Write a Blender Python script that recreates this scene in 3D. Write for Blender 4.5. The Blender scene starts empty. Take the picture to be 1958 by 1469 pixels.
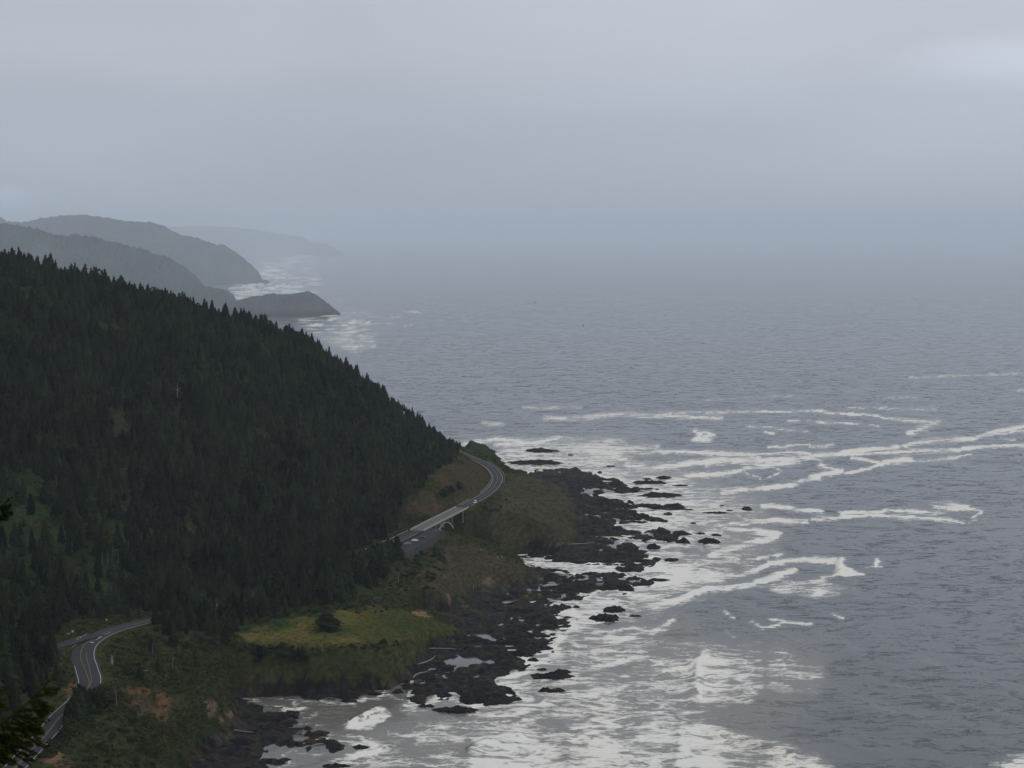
import bpy, math, random
import numpy as np
from mathutils import Vector, Matrix

# ------------------------------------------------------------------ camera, sky, sun, exposure
SC = bpy.context.scene
COL = SC.collection
F = 3000.0                       # focal length in photo pixels (photo 1958 x 1469)
PITCH = math.radians(5.417)
CAMZ = 244.0
cam_d = bpy.data.cameras.new("camera")
cam = bpy.data.objects.new("camera", cam_d); COL.objects.link(cam)
cam.location = (0, 0, CAMZ)
cam.rotation_euler = (math.pi/2 - PITCH, 0, 0)
cam_d.sensor_width = 36.0
cam_d.lens = 36.0*F/1958.0
cam_d.clip_start = 0.5
cam_d.clip_end = 300000
SC.camera = cam

SUN_EL, SUN_AZ = math.radians(48), math.radians(62)     # azimuth from +Y towards +X
W = bpy.data.worlds.new("World"); SC.world = W; W.use_nodes = True
def build_world():
    nt = W.node_tree; N = nt.nodes; L = nt.links
    for n in list(N): N.remove(n)
    out = N.new("ShaderNodeOutputWorld")
    bg = N.new("ShaderNodeBackground")            # overcast cloud deck
    tc = N.new("ShaderNodeTexCoord")
    sep = N.new("ShaderNodeSeparateXYZ"); L.new(tc.outputs["Generated"], sep.inputs[0])
    ramp = N.new("ShaderNodeValToRGB"); L.new(sep.outputs["Z"], ramp.inputs[0])
    els = ramp.color_ramp.elements
    stops = [(0.0, (.420, .490, .600)), (.030, (.440, .500, .608)), (.075, (.480, .528, .625)), (.115, (.535, .562, .645)),
             (.17, (.60, .62, .68)), (.40, (.76, .77, .81)), (1.0, (1.0, 1.0, 1.03))]
    els[0].position = 0.0; els[0].color = (*stops[0][1], 1)
    els[1].position = 1.0; els[1].color = (*stops[-1][1], 1)
    for p, c in stops[1:-1]:
        e = els.new(p); e.color = (*c, 1)
    mp = N.new("ShaderNodeMapping"); mp.inputs["Scale"].default_value = (2.2, 2.2, 9.0)
    L.new(tc.outputs["Generated"], mp.inputs[0])
    n1 = N.new("ShaderNodeTexNoise"); n1.inputs["Scale"].default_value = 1.3; n1.inputs["Detail"].default_value = 6
    n1.inputs["Roughness"].default_value = .5; n1.inputs["Distortion"].default_value = .5
    L.new(mp.outputs[0], n1.inputs["Vector"])
    mr = N.new("ShaderNodeMapRange"); mr.inputs["From Min"].default_value = .25; mr.inputs["From Max"].default_value = .75
    mr.inputs["To Min"].default_value = .92; mr.inputs["To Max"].default_value = 1.08
    L.new(n1.outputs["Fac"], mr.inputs["Value"])
    # brighter thin cloud towards the right where the sun sits behind the deck
    az = N.new("ShaderNodeMapRange"); az.inputs["From Min"].default_value = -.1; az.inputs["From Max"].default_value = .5
    az.inputs["To Min"].default_value = .97; az.inputs["To Max"].default_value = 1.16
    L.new(sep.outputs["X"], az.inputs["Value"])
    m1 = N.new("ShaderNodeMath"); m1.operation = 'MULTIPLY'
    L.new(mr.outputs[0], m1.inputs[0]); L.new(az.outputs[0], m1.inputs[1])
    vm = N.new("ShaderNodeVectorMath"); vm.operation = 'SCALE'
    L.new(ramp.outputs["Color"], vm.inputs[0]); L.new(m1.outputs[0], vm.inputs["Scale"])
    # a bright rift low on the right and a wisp of cloud over the left-hand ridges
    def blob(x0, z0, rx, rz, gain, prev):
        a = N.new("ShaderNodeVectorMath"); a.operation = 'SUBTRACT'; cz = N.new("ShaderNodeCombineXYZ"); L.new(sep.outputs["X"], cz.inputs[0]); L.new(sep.outputs["Z"], cz.inputs[1])
        wob = N.new("ShaderNodeVectorMath"); wob.operation = 'SCALE'; L.new(n1.outputs["Color"], wob.inputs[0]); wob.inputs["Scale"].default_value = rz*1.6
        aw = N.new("ShaderNodeVectorMath"); aw.operation = 'ADD'; L.new(cz.outputs[0], aw.inputs[0]); L.new(wob.outputs[0], aw.inputs[1])
        L.new(aw.outputs[0], a.inputs[0]); a.inputs[1].default_value = (x0+rz*.8, z0+rz*.8, 0)
        dv = N.new("ShaderNodeVectorMath"); dv.operation = 'DIVIDE'; L.new(a.outputs[0], dv.inputs[0]); dv.inputs[1].default_value = (rx, rz, 1e6)
        ln = N.new("ShaderNodeVectorMath"); ln.operation = 'LENGTH'; L.new(dv.outputs[0], ln.inputs[0])
        g = N.new("ShaderNodeMapRange"); g.interpolation_type = 'SMOOTHERSTEP'; g.inputs["From Min"].default_value = 1; g.inputs["From Max"].default_value = 0; g.inputs["To Max"].default_value = gain; L.new(ln.outputs["Value"], g.inputs["Value"])
        sm = N.new("ShaderNodeMath"); sm.operation = 'ADD'; L.new(prev, sm.inputs[0]); L.new(g.outputs[0], sm.inputs[1]); return sm.outputs[0]
    k = blob(.33, .100, .16, .022, .16, m1.outputs[0]); k = blob(-.31, .022, .05, .014, .22, k); k = blob(-.22, .112, .25, .030, .05, k)
    L.new(k, vm.inputs["Scale"])
    # a little of the clear sky comes through the deck
    sky = N.new("ShaderNodeTexSky"); sky.sky_type = 'NISHITA'; sky.sun_disc = False
    sky.sun_elevation = SUN_EL; sky.sun_rotation = SUN_AZ
    bg2 = N.new("ShaderNodeBackground"); bg2.inputs["Strength"].default_value = .012
    L.new(sky.outputs[0], bg2.inputs["Color"])
    L.new(vm.outputs[0], bg.inputs["Color"]); bg.inputs["Strength"].default_value = 0.80
    ad = N.new("ShaderNodeAddShader"); L.new(bg.outputs[0], ad.inputs[0]); L.new(bg2.outputs[0], ad.inputs[1])
    L.new(ad.outputs[0], out.inputs["Surface"])
build_world()
sun_d = bpy.data.lights.new("sun", 'SUN'); sun_d.energy = 0.5; sun_d.angle = math.radians(25); sun_d.color = (1, .97, .92)
sun = bpy.data.objects.new("sun", sun_d); COL.objects.link(sun)
sd = Vector((math.sin(SUN_AZ)*math.cos(SUN_EL), math.cos(SUN_AZ)*math.cos(SUN_EL), math.sin(SUN_EL)))
sun.rotation_euler = (-sd).to_track_quat('-Z', 'Y').to_euler()
SC.view_settings.view_transform = 'Standard'; SC.view_settings.look = 'None'
SC.view_settings.exposure = 0.0; SC.view_settings.gamma = 1.0
SC.cycles.use_denoising = True
SC.cycles.max_bounces = 6; SC.cycles.diffuse_bounces = 2; SC.cycles.glossy_bounces = 2; SC.cycles.volume_bounces = 2
SC.cycles.transparent_max_bounces = 4
HAZE_DENSITY = 3.6e-5
MIST_DENSITY = 8.6e-5
HAZE_COLOR = (.82, .91, 1.0)

# ------------------------------------------------------------------ helpers
RNG = np.random.default_rng(7)
CP, SP = math.cos(PITCH), math.sin(PITCH)
def ray(u, v):
    a = (u-979.0)/F; b = (734.5-v)/F
    return np.array([a, CP+b*SP, -SP+b*CP])
def PX(u, v, z):                      # photo pixel + height -> world point
    d = ray(u, v); t = (z-CAMZ)/d[2]
    return np.array([d[0]*t, d[1]*t, z])
def PD(u, v, dist):                   # photo pixel + distance along Y
    d = ray(u, v); t = dist/d[1]
    return np.array([d[0]*t, dist, CAMZ+d[2]*t])
def proj(x, y, z):
    zc = z-CAMZ
    dep = y*CP-zc*SP; up = y*SP+zc*CP
    dep = np.where(np.abs(dep) < 1e-6, 1e-6, dep)
    return 979.0+F*x/dep, 734.5-F*up/dep
def hash2(ix, iy, seed):
    h = (ix.astype(np.int64)*374761393 + iy.astype(np.int64)*668265263 + seed*1442695041) & 0xffffffff
    h = ((h ^ (h >> 13))*1274126177) & 0xffffffff
    h = ((h ^ (h >> 16))*2246822519) & 0xffffffff
    return ((h ^ (h >> 15)) & 0xffffff)/float(0xffffff)
def vnoise(x, y, seed=0):
    x = np.asarray(x, float); y = np.asarray(y, float)
    ix = np.floor(x); iy = np.floor(y); fx = x-ix; fy = y-iy
    sx = fx*fx*fx*(fx*(fx*6-15)+10); sy = fy*fy*fy*(fy*(fy*6-15)+10)
    ix = ix.astype(np.int64); iy = iy.astype(np.int64)
    def g(jx, jy, dx, dy):
        a = hash2(jx, jy, seed)*2*math.pi
        return np.cos(a)*dx+np.sin(a)*dy
    a = g(ix, iy, fx, fy); b = g(ix+1, iy, fx-1, fy)
    c = g(ix, iy+1, fx, fy-1); d = g(ix+1, iy+1, fx-1, fy-1)
    return (a+(b-a)*sx+(c-a)*sy+(a-b-c+d)*sx*sy)*1.5
def fbm(x, y, seed=0, octv=4, gain=.5, lac=2.03):
    s = 0; amp = 1; tot = 0
    for o in range(octv):
        s = s+amp*vnoise(x*lac**o+17.3*o, y*lac**o-9.1*o, seed+o); tot += amp; amp *= gain
    return s/tot*1.35
def sstep(a, b, x):
    t = np.clip((x-a)/(b-a), 0, 1); return t*t*(3-2*t)
def pip(px, py, poly):
    inside = np.zeros(px.shape, bool); n = len(poly)
    for i in range(n):
        x1, y1 = poly[i][:2]; x2, y2 = poly[(i+1) % n][:2]
        if y1 == y2: continue
        c = ((y1 > py) != (y2 > py)) & (px < (x2-x1)*(py-y1)/(y2-y1)+x1)
        inside ^= c
    return inside
def segdist(px, py, pts, closed=False, asp=1.0):
    d = np.full(px.shape, 1e9); n = len(pts)
    for i in range(n if closed else n-1):
        x1, y1 = pts[i][:2]; x2, y2 = pts[(i+1) % n][:2]
        dx, dy = (x2-x1), (y2-y1); q = dx*dx+dy*dy+1e-9
        t = np.clip(((px-x1)*dx+(py-y1)*dy)/q, 0, 1)
        d = np.minimum(d, np.hypot((px-x1-t*dx)*asp, py-y1-t*dy))
    return d
def sdf(px, py, poly):
    d = segdist(px, py, poly, True)
    return np.where(pip(px, py, poly), d, -d)
def mesh_obj(name, verts, faces, mat, parent=None, smooth=False, attrs=None):
    me = bpy.data.meshes.new(name)
    verts = np.asarray(verts, np.float32).reshape(-1, 3)
    if isinstance(faces, np.ndarray):
        nf, k = faces.shape
        me.vertices.add(len(verts)); me.vertices.foreach_set("co", verts.ravel())
        me.loops.add(nf*k); me.loops.foreach_set("vertex_index", faces.astype(np.int32).ravel())
        me.polygons.add(nf); me.polygons.foreach_set("loop_start", np.arange(0, nf*k, k, dtype=np.int32))
        me.update(calc_edges=True)
    else:
        me.from_pydata([tuple(map(float, v)) for v in verts], [], faces)
    for an, av in (attrs or {}).items():
        av = np.asarray(av, np.float32)
        if av.ndim == 2:
            a = me.attributes.new(an, 'FLOAT_COLOR', 'POINT')
            c = np.ones((len(av), 4), np.float32); c[:, :3] = av
            a.data.foreach_set("color", c.ravel())
        else:
            a = me.attributes.new(an, 'FLOAT', 'POINT'); a.data.foreach_set("value", av)
    me.polygons.foreach_set("use_smooth", np.full(len(me.polygons), smooth))
    me.materials.append(mat)
    o = bpy.data.objects.new(name, me); COL.objects.link(o)
    if parent is not None: o.parent = parent
    return o
def tag(o, label=None, cat=None, group=None, kind=None):
    for k, v in (("label", label), ("category", cat), ("group", group), ("kind", kind)):
        if v: o[k] = v
    return o
def empty(name, loc, rz=0):
    o = bpy.data.objects.new(name, None); COL.objects.link(o)
    o.location = loc; o.rotation_euler = (0, 0, rz); o.empty_display_size = .5
    return o
class MB:                              # collects boxes, tubes and polygons into one mesh
    def __init__(s): s.v = []; s.f = []
    def add(s, vs, fs):
        b = len(s.v); s.v += [tuple(map(float, p)) for p in vs]; s.f += [tuple(i+b for i in f) for f in fs]
    def box(s, c, d, rz=0, taper=1.0, rx=0):
        M = Matrix.Rotation(rz, 3, 'Z') @ Matrix.Rotation(rx, 3, 'X'); vs = []
        for k in (-1, 1):
            q = taper if k > 0 else 1
            for i, j in ((-1, -1), (1, -1), (1, 1), (-1, 1)):
                vs.append(Vector(c)+M @ Vector((i*d[0]/2*q, j*d[1]/2*q, k*d[2]/2)))
        s.add(vs, [(3, 2, 1, 0), (4, 5, 6, 7), (0, 1, 5, 4), (1, 2, 6, 5), (2, 3, 7, 6), (3, 0, 4, 7)])
    def tube(s, pts, rads, n=6, cap=True):
        pts = [Vector(p) for p in pts]; m = len(pts)
        if not hasattr(rads, '__len__'): rads = [rads]*m
        vs = []; fs = []
        for i, p in enumerate(pts):
            t = (pts[min(i+1, m-1)]-pts[max(i-1, 0)]).normalized()
            a = t.cross(Vector((0, 0, 1)) if abs(t.z) < .9 else Vector((1, 0, 0))).normalized(); b = t.cross(a)
            for k in range(n):
                q = 2*math.pi*k/n; vs.append(p+(a*math.cos(q)+b*math.sin(q))*rads[i])
        for i in range(m-1):
            for k in range(n):
                fs.append((i*n+k, i*n+(k+1) % n, (i+1)*n+(k+1) % n, (i+1)*n+k))
        if cap: fs.append(tuple(range(n))[::-1]); fs.append(tuple((m-1)*n+k for k in range(n)))
        s.add(vs, fs)
    def build(s, name, mat, parent=None, smooth=False):
        return mesh_obj(name, s.v, s.f, mat, parent, smooth)

# ------------------------------------------------------------------ materials
def mat(name, color, rough=.8, spec=.3, var=.25, nscale=1.0, bump=0.0, bscale=3.0, metal=0.0, coord='Object'):
    m = bpy.data.materials.new(name); m.use_nodes = True
    nt = m.node_tree; N = nt.nodes; L = nt.links; b = N["Principled BSDF"]
    b.inputs["Roughness"].default_value = rough; b.inputs["Specular IOR Level"].default_value = spec
    b.inputs["Metallic"].default_value = metal
    tc = N.new("ShaderNodeTexCoord"); n = N.new("ShaderNodeTexNoise")
    n.inputs["Scale"].default_value = nscale; n.inputs["Detail"].default_value = 5
    L.new(tc.outputs[coord], n.inputs["Vector"])
    mx = N.new("ShaderNodeMix"); mx.data_type = 'RGBA'
    mx.inputs["A"].default_value = (*[c*(1-var) for c in color], 1)
    mx.inputs["B"].default_value = (*[min(1, c*(1+var)) for c in color], 1)
    L.new(n.outputs["Fac"], mx.inputs["Factor"]); L.new(mx.outputs["Result"], b.inputs["Base Color"])
    if bump:
        n2 = N.new("ShaderNodeTexNoise"); n2.inputs["Scale"].default_value = bscale; n2.inputs["Detail"].default_value = 4
        L.new(tc.outputs[coord], n2.inputs["Vector"])
        bp = N.new("ShaderNodeBump"); bp.inputs["Distance"].default_value = bump; L.new(n2.outputs["Fac"], bp.inputs["Height"])
        L.new(bp.outputs[0], b.inputs["Normal"])
    return m
def mat_attr(name, rough=1.0, spec=.0, nscale=.5, amt=.5, bump=.3, bscale=.7, rough_attr=False):
    """base colour from the surface's own colour attribute, broken up by noise"""
    m = bpy.data.materials.new(name); m.use_nodes = True
    nt = m.node_tree; N = nt.nodes; L = nt.links; b = N["Principled BSDF"]
    b.inputs["Roughness"].default_value = rough; b.inputs["Specular IOR Level"].default_value = spec
    at = N.new("ShaderNodeAttribute"); at.attribute_name = "albedo"
    tc = N.new("ShaderNodeTexCoord"); n = N.new("ShaderNodeTexNoise")
    n.inputs["Scale"].default_value = nscale; n.inputs["Detail"].default_value = 7; n.inputs["Roughness"].default_value = .62
    L.new(tc.outputs["Object"], n.inputs["Vector"])
    mr = N.new("ShaderNodeMapRange"); mr.inputs["From Min"].default_value = .28; mr.inputs["From Max"].default_value = .72
    mr.inputs["To Min"].default_value = 1-amt; mr.inputs["To Max"].default_value = 1+amt
    L.new(n.outputs["Fac"], mr.inputs["Value"])
    vm = N.new("ShaderNodeVectorMath"); vm.operation = 'SCALE'
    L.new(at.outputs["Color"], vm.inputs[0]); L.new(mr.outputs[0], vm.inputs["Scale"])
    L.new(vm.outputs[0], b.inputs["Base Color"])
    n2 = N.new("ShaderNodeTexNoise"); n2.inputs["Scale"].default_value = bscale; n2.inputs["Detail"].default_value = 6
    L.new(tc.outputs["Object"], n2.inputs["Vector"])
    bp = N.new("ShaderNodeBump"); bp.inputs["Distance"].default_value = bump; L.new(n2.outputs["Fac"], bp.inputs["Height"])
    L.new(bp.outputs[0], b.inputs["Normal"])
    return m
def mat_foliage(name, c1, c2, nscale=.35, use_tint=False, trans=0.0):
    m = bpy.data.materials.new(name); m.use_nodes = True
    nt = m.node_tree; N = nt.nodes; L = nt.links; b = N["Principled BSDF"]
    b.inputs["Roughness"].default_value = 1.0; b.inputs["Specular IOR Level"].default_value = .0
    tc = N.new("ShaderNodeTexCoord"); n = N.new("ShaderNodeTexNoise")
    n.inputs["Scale"].default_value = nscale; n.inputs["Detail"].default_value = 4
    L.new(tc.outputs["Object"], n.inputs["Vector"])
    mx = N.new("ShaderNodeMix"); mx.data_type = 'RGBA'
    mx.inputs["A"].default_value = (*c1, 1); mx.inputs["B"].default_value = (*c2, 1)
    if use_tint:
        at = N.new("ShaderNodeAttribute"); at.attribute_name = "tint"; src = at.outputs["Fac"]
    else:
        oi = N.new("ShaderNodeObjectInfo"); src = oi.outputs["Random"]
    ad = N.new("ShaderNodeMath"); ad.operation = 'ADD'; L.new(n.outputs["Fac"], ad.inputs[0]); L.new(src, ad.inputs[1])
    mr = N.new("ShaderNodeMapRange"); mr.inputs["From Min"].default_value = .4; mr.inputs["From Max"].default_value = 1.5
    L.new(ad.outputs[0], mr.inputs["Value"])
    L.new(mr.outputs[0], mx.inputs["Factor"]); L.new(mx.outputs["Result"], b.inputs["Base Color"])
    return m
M = {}
M['terrain'] = mat_attr("hillside_soil_and_turf", nscale=.34, amt=.62, bump=.8, bscale=.35)
M['rock'] = mat_attr("black_basalt", rough=.9, spec=.10, nscale=.25, amt=.6, bump=.8, bscale=.5)
M['hill'] = mat_attr("far_forest_slope", nscale=.006, amt=.35, bump=8, bscale=.02)
M['forest'] = mat_foliage("forest_needles", (.002, .004, .003), (.022, .031, .016), .11, True)
M['needles'] = mat_foliage("spruce_needles", (.003, .006, .004), (.022, .031, .014), .3)
M['bark'] = mat("bark", (.075, .062, .05), .9, .1, .4, 1.2, .05, 5)
M['pale_bark'] = mat("pale_bark", (.085, .078, .068), .9, .1, .35, 1.5, .03, 5)
M['snag'] = mat("bleached_wood", (.21, .20, .18), .85, .15, .3, 2.0, .02, 6)
M['shrub'] = mat_foliage("shrub_leaves", (.007, .010, .006), (.032, .036, .015), .4)
M['scrub'] = mat_foliage("undergrowth_leaves", (.006, .009, .004), (.052, .056, .018), .12, True)
M['alder'] = mat_foliage("alder_leaves", (.012, .022, .007), (.030, .050, .013), .4)
M['fg_needles'] = mat_foliage("near_needles", (.012, .018, .005), (.060, .070, .014), 2.2)
M['asphalt'] = mat("asphalt", (.036, .038, .043), .95, .06, .25, .25)
M['lot'] = mat("parking_asphalt", (.034, .036, .039), .95, .06, .25, .3)
M['white_paint'] = mat("white_road_paint", (.31, .31, .305), .7, .3, .3, .6)
M['yellow_paint'] = mat("yellow_road_paint", (.12, .088, .034), .7, .3, .3, .6)
M['concrete'] = mat("weathered_concrete", (.20, .195, .18), .85, .2, .3, .35, .02, 4)
M['deck'] = mat("bridge_deck_concrete", (.11, .108, .102), .95, .05, .22, .4)
M['wall'] = mat("retaining_wall_concrete", (.062, .066, .064), .95, .05, .35, .5, .02, 4)
M['pilaster'] = mat("pilaster_concrete", (.11, .115, .112), .95, .05, .3, .5)
M['rail'] = mat("pale_railing_concrete", (.36, .345, .315), .9, .1, .2, .5)
M['steel'] = mat("galvanised_steel", (.34, .35, .36), .5, .5, .15, 1.0, metal=.3)
M['post'] = mat("sign_post_wood", (.05, .045, .04), .8, .2, .2, 2)
M['white_panel'] = mat("white_panel", (.82, .82, .82), .35, .5, .05, 2)
M['yellow_sign'] = mat("yellow_sign", (.55, .42, .04), .5, .4, .1, 2)
M['tan_sign'] = mat("tan_wood_sign", (.30, .22, .12), .7, .2, .2, 2)
M['tyre'] = mat("tyre_rubber", (.012, .012, .012), .9, .1, .2, 3)
M['glass'] = mat("car_glass", (.015, .017, .02), .08, .6, .1, 1)
M['lamp'] = mat("car_lamp", (.55, .55, .52), .2, .6, .1, 1)
def paint(n, c): return mat(n, c, .25, .6, .06, 1.0)

# ------------------------------------------------------------------ road line (photo pixels + height)
ROAD_PX = [(20, 1478, 47.5), (55, 1440, 46), (90, 1402, 45), (117, 1368, 44), (151, 1337, 43), (172, 1308, 42.3), (167, 1280, 41.8), (160, 1256, 41.3),
           (165, 1236, 40.8), (182, 1221, 40.3), (207, 1208, 39.9), (237, 1199, 39.4), (268, 1191, 39), (310, 1182, 38.4), (400, 1163, 37), (550, 1118, 35),
           (680, 1068, 33), (735, 1043, 31.8), (769, 1029, 31), (828, 999, 30.2), (884, 970.6, 30), (925, 947.7, 30), (944, 931, 30.2),
           (951.5, 914.5, 30.6), (944, 899.5, 31), (926, 886.5, 31.5), (904, 876.5, 32)]
rp = [PX(*p) for p in ROAD_PX]
rp += [np.array([-75, 1580, 33.]), np.array([-120, 1680, 34.]), np.array([-170, 1800, 35.]), np.array([-260, 2000, 36.])]
def spline(pts, step):
    pts = [np.asarray(p, float) for p in pts]
    P = [2*pts[0]-pts[1]]+pts+[2*pts[-1]-pts[-2]]; out = []
    for i in range(1, len(P)-2):
        n = max(2, int(np.linalg.norm(P[i+1]-P[i])/step))
        for k in range(n):
            t = k/n
            out.append(.5*(2*P[i]+(P[i+1]-P[i-1])*t+(2*P[i-1]-5*P[i]+4*P[i+1]-P[i+2])*t*t+(3*P[i]-P[i-1]-3*P[i+1]+P[i+2])*t**3))
    out.append(P[-2]); return np.array(out)
ROAD = spline(rp, 4.0)
rt = np.gradient(ROAD[:, :2], axis=0); rt /= np.linalg.norm(rt, axis=1)[:, None]
RNRM = np.stack([rt[:, 1], -rt[:, 0]], 1)          # to the right of travel (seaward)
RU, RV = proj(ROAD[:, 0], ROAD[:, 1], ROAD[:, 2])
def road_index(u, v):
    return int(np.argmin((RU-u)**2+(RV-v)**2))
SR = spline([PX(196, 1212, 40.0), PX(165, 1219, 40.8), PX(150, 1223, 41.4), PX(128, 1231, 42.6), PX(100, 1238, 45), PX(70, 1245, 48)], 3)
BR0, BR1 = road_index(797, 1015), road_index(884, 971)
RHW = np.full(len(ROAD), 5.0)                       # half width
i0, i1 = road_index(172, 1320), road_index(262, 1192)
for i in range(len(ROAD)):
    if i0 <= i <= i1: RHW[i] = 5.9
RHW = np.convolve(np.pad(RHW, 5, mode='edge'), np.ones(11)/11, 'valid')

# parking bay beside the bridge: outline of its outer edge in pixels at lot height
LOT_Z = 29.6
LOT_EDGE = [PX(774, 1058, LOT_Z+.6), PX(792, 1049, LOT_Z), PX(806, 1041.5, LOT_Z), PX(817, 1034, LOT_Z), PX(828, 1025.5, LOT_Z), PX(838, 1019, LOT_Z), PX(849, 1015.5, LOT_Z)]
LOT_IN = [PX(759, 1040, 30.6), PX(775, 1032, 30.2), PX(790, 1024.5, 30), PX(801, 1019.5, 30), PX(809, 1016, 30), PX(820, 1012, LOT_Z), PX(832, 1011, LOT_Z)]

# ------------------------------------------------------------------ terrain
VEG_PX = [(884, 857), (911, 862), (942, 867), (957, 880), (968, 896), (988, 907), (1017, 908), (1040, 917), (1070, 925), (1083, 943), (1098, 963), (1101, 983),
          (1101, 1010), (1108, 1023), (1093, 1040), (1068, 1050), (1040, 1046), (1006, 1044), (985, 1050), (966, 1064), (930, 1054), (895, 1036), (930, 1056), (960, 1068),
          (993, 1076), (1010, 1088), (1017, 1098), (1006, 1108), (968, 1117), (930, 1124), (895, 1132), (876, 1140), (862, 1160), (830, 1166), (795, 1168), (823, 1184), (860, 1190),
          (884, 1203), (870, 1216), (834, 1224), (812, 1238), (820, 1247), (798, 1268), (772, 1286), (745, 1298), (706, 1303), (630, 1311), (528, 1312), (477, 1314),
          (440, 1316), (424, 1322), (440, 1334), (456, 1350), (446, 1373), (434, 1394), (416, 1407), (385, 1426), (362, 1439), (366, 1475)]
ROCK_PX = [(884, 855), (912, 860), (945, 864), (961, 879), (972, 898), (994, 899), (1030, 897), (1064, 896), (1110, 898), (1150, 901), (1153, 907), (1158, 913), (1185, 917), (1195, 924), (1200, 931), (1245, 934), (1270, 935),
           (1262, 941), (1220, 943), (1175, 943), (1146, 946), (1150, 952), (1200, 955), (1225, 965), (1290, 964), (1335, 975), (1300, 979), (1240, 973), (1222, 975), (1228, 984), (1282, 996), (1250, 1002), (1215, 1000),
           (1190, 1002), (1198, 1011), (1230, 1017), (1245, 1011), (1295, 1011), (1322, 1022), (1305, 1031), (1296, 1038), (1255, 1034), (1240, 1041), (1180, 1023), (1167, 1024), (1200, 1035), (1235, 1050), (1240, 1059), (1265, 1068),
           (1267, 1078), (1230, 1085), (1228, 1093), (1190, 1094), (1172, 1083), (1100, 1080), (1050, 1072), (1010, 1066), (990, 1068), (1000, 1078), (1050, 1090), (1100, 1093), (1170, 1097),
           (1215, 1101), (1263, 1114), (1243, 1123), (1196, 1124), (1212, 1133), (1190, 1138), (1180, 1130), (1140, 1128), (1125, 1141), (1104, 1151), (1045, 1153), (1112, 1160), (1100, 1170),
           (1097, 1180), (1102, 1196), (1085, 1206), (1060, 1203), (1046, 1210), (1090, 1217), (1070, 1227), (1062, 1247), (1000, 1252), (1066, 1262), (1030, 1270), (1000, 1280), (992, 1292),
           (962, 1300), (980, 1322), (996, 1333), (960, 1347), (905, 1352), (878, 1342), (850, 1336), (800, 1344), (756, 1333), (743, 1322), (736, 1318), (720, 1333), (690, 1338), (640, 1343), (560, 1337), (480, 1328), (446, 1323), (438, 1322),
           (449, 1332), (480, 1338), (494, 1346), (540, 1352), (578, 1372), (570, 1381), (600, 1384), (600, 1394), (632, 1399), (628, 1409), (600, 1413), (648, 1414), (672, 1424), (650, 1432), (600, 1441), (578, 1438), (560, 1430), (535, 1446), (550, 1450), (548, 1461), (528, 1466), (526, 1480)]
INLAND = [(-100, 470), (-60, 380), (10, 240), (90, 120), (140, -160), (-1100, -160), (-1100, 2400), (-430, 2400), (-220, 2050), (-100, 1800), (-55, 1640)]
INLAND_R = [(-60, 470), (-20, 380), (50, 240), (130, 120), (180, -160), (-1140, -160), (-1140, 2450), (-400, 2420), (-190, 2060), (-70, 1800), (-35, 1640)]
VEG = [tuple(PX(u, v, 5.0)[:2]) for u, v in VEG_PX]+INLAND
ROCK = [tuple(PX(u, v, 0.3)[:2]) for u, v in ROCK_PX]+INLAND_R

T = []   # control points x, y, z for the smooth upland surface
for p in [(985, 925, 22), (1020, 935, 20), (1060, 950, 16), (1085, 975, 13), (1000, 960, 27), (965, 950, 29), (1040, 985, 22), (1000, 985, 27), (1060, 1000, 18), (1092, 1005, 13),
          (945, 985, 28), (1020, 1000, 25), (925, 990, 24), (965, 1005, 25), (1085, 1018, 13), (968, 905, 24),
          (870, 1050, 20), (900, 1060, 18), (940, 1068, 15), (962, 1077, 13), (995, 1088, 11), (900, 1090, 15), (960, 1100, 10), (850, 1080, 19), (820, 1100, 20), (850, 1120, 16),
          (800, 1062, 24), (760, 1090, 26), (790, 1130, 20), (825, 1150, 13), (890, 1110, 13),
          (480, 1210, 27), (560, 1200, 27), (640, 1185, 27), (700, 1195, 25), (760, 1190, 21), (800, 1203, 17), (845, 1205, 12), (640, 1225, 25), (720, 1225, 22), (550, 1225, 27),
          (450, 1225, 28), (780, 1225, 17), (400, 1215, 31), (700, 1165, 28), (750, 1163, 22), (600, 1160, 31), (480, 1190, 30),
          (300, 1210, 37), (250, 1232, 39), (230, 1270, 39), (300, 1262, 35), (350, 1235, 34), (280, 1314, 35), (340, 1300, 30), (400, 1290, 23), (420, 1262, 25), (430, 1240, 27),
          (300, 1392, 16), (330, 1388, 17), (360, 1360, 22), (395, 1335, 23), (415, 1345, 20), (430, 1365, 14), (400, 1400, 12),
          (222, 1330, 41.5), (260, 1357, 34.5), (300, 1387, 27.5), (338, 1412, 20), (352, 1432, 14), (190, 1338, 46.5), (178, 1352, 48), (160, 1372, 48), (152, 1402, 46), (250, 1420, 34), (300, 1455, 25), (190, 1385, 43), (140, 1440, 43), (60, 1478, 49), (200, 1465, 38),
          (0, 1440, 57), (0, 1380, 61), (60, 1345, 56), (100, 1310, 49), (120, 1260, 46), (60, 1240, 53), (0, 1240, 62), (0, 1310, 62), (110, 1222, 44), (50, 1200, 54), (130, 1345, 46)]:
    T.append(PX(*p))
def hillpt(u, v, d, tree):
    q = PD(u, v, d); q[2] -= tree; T.append(q)
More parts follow.
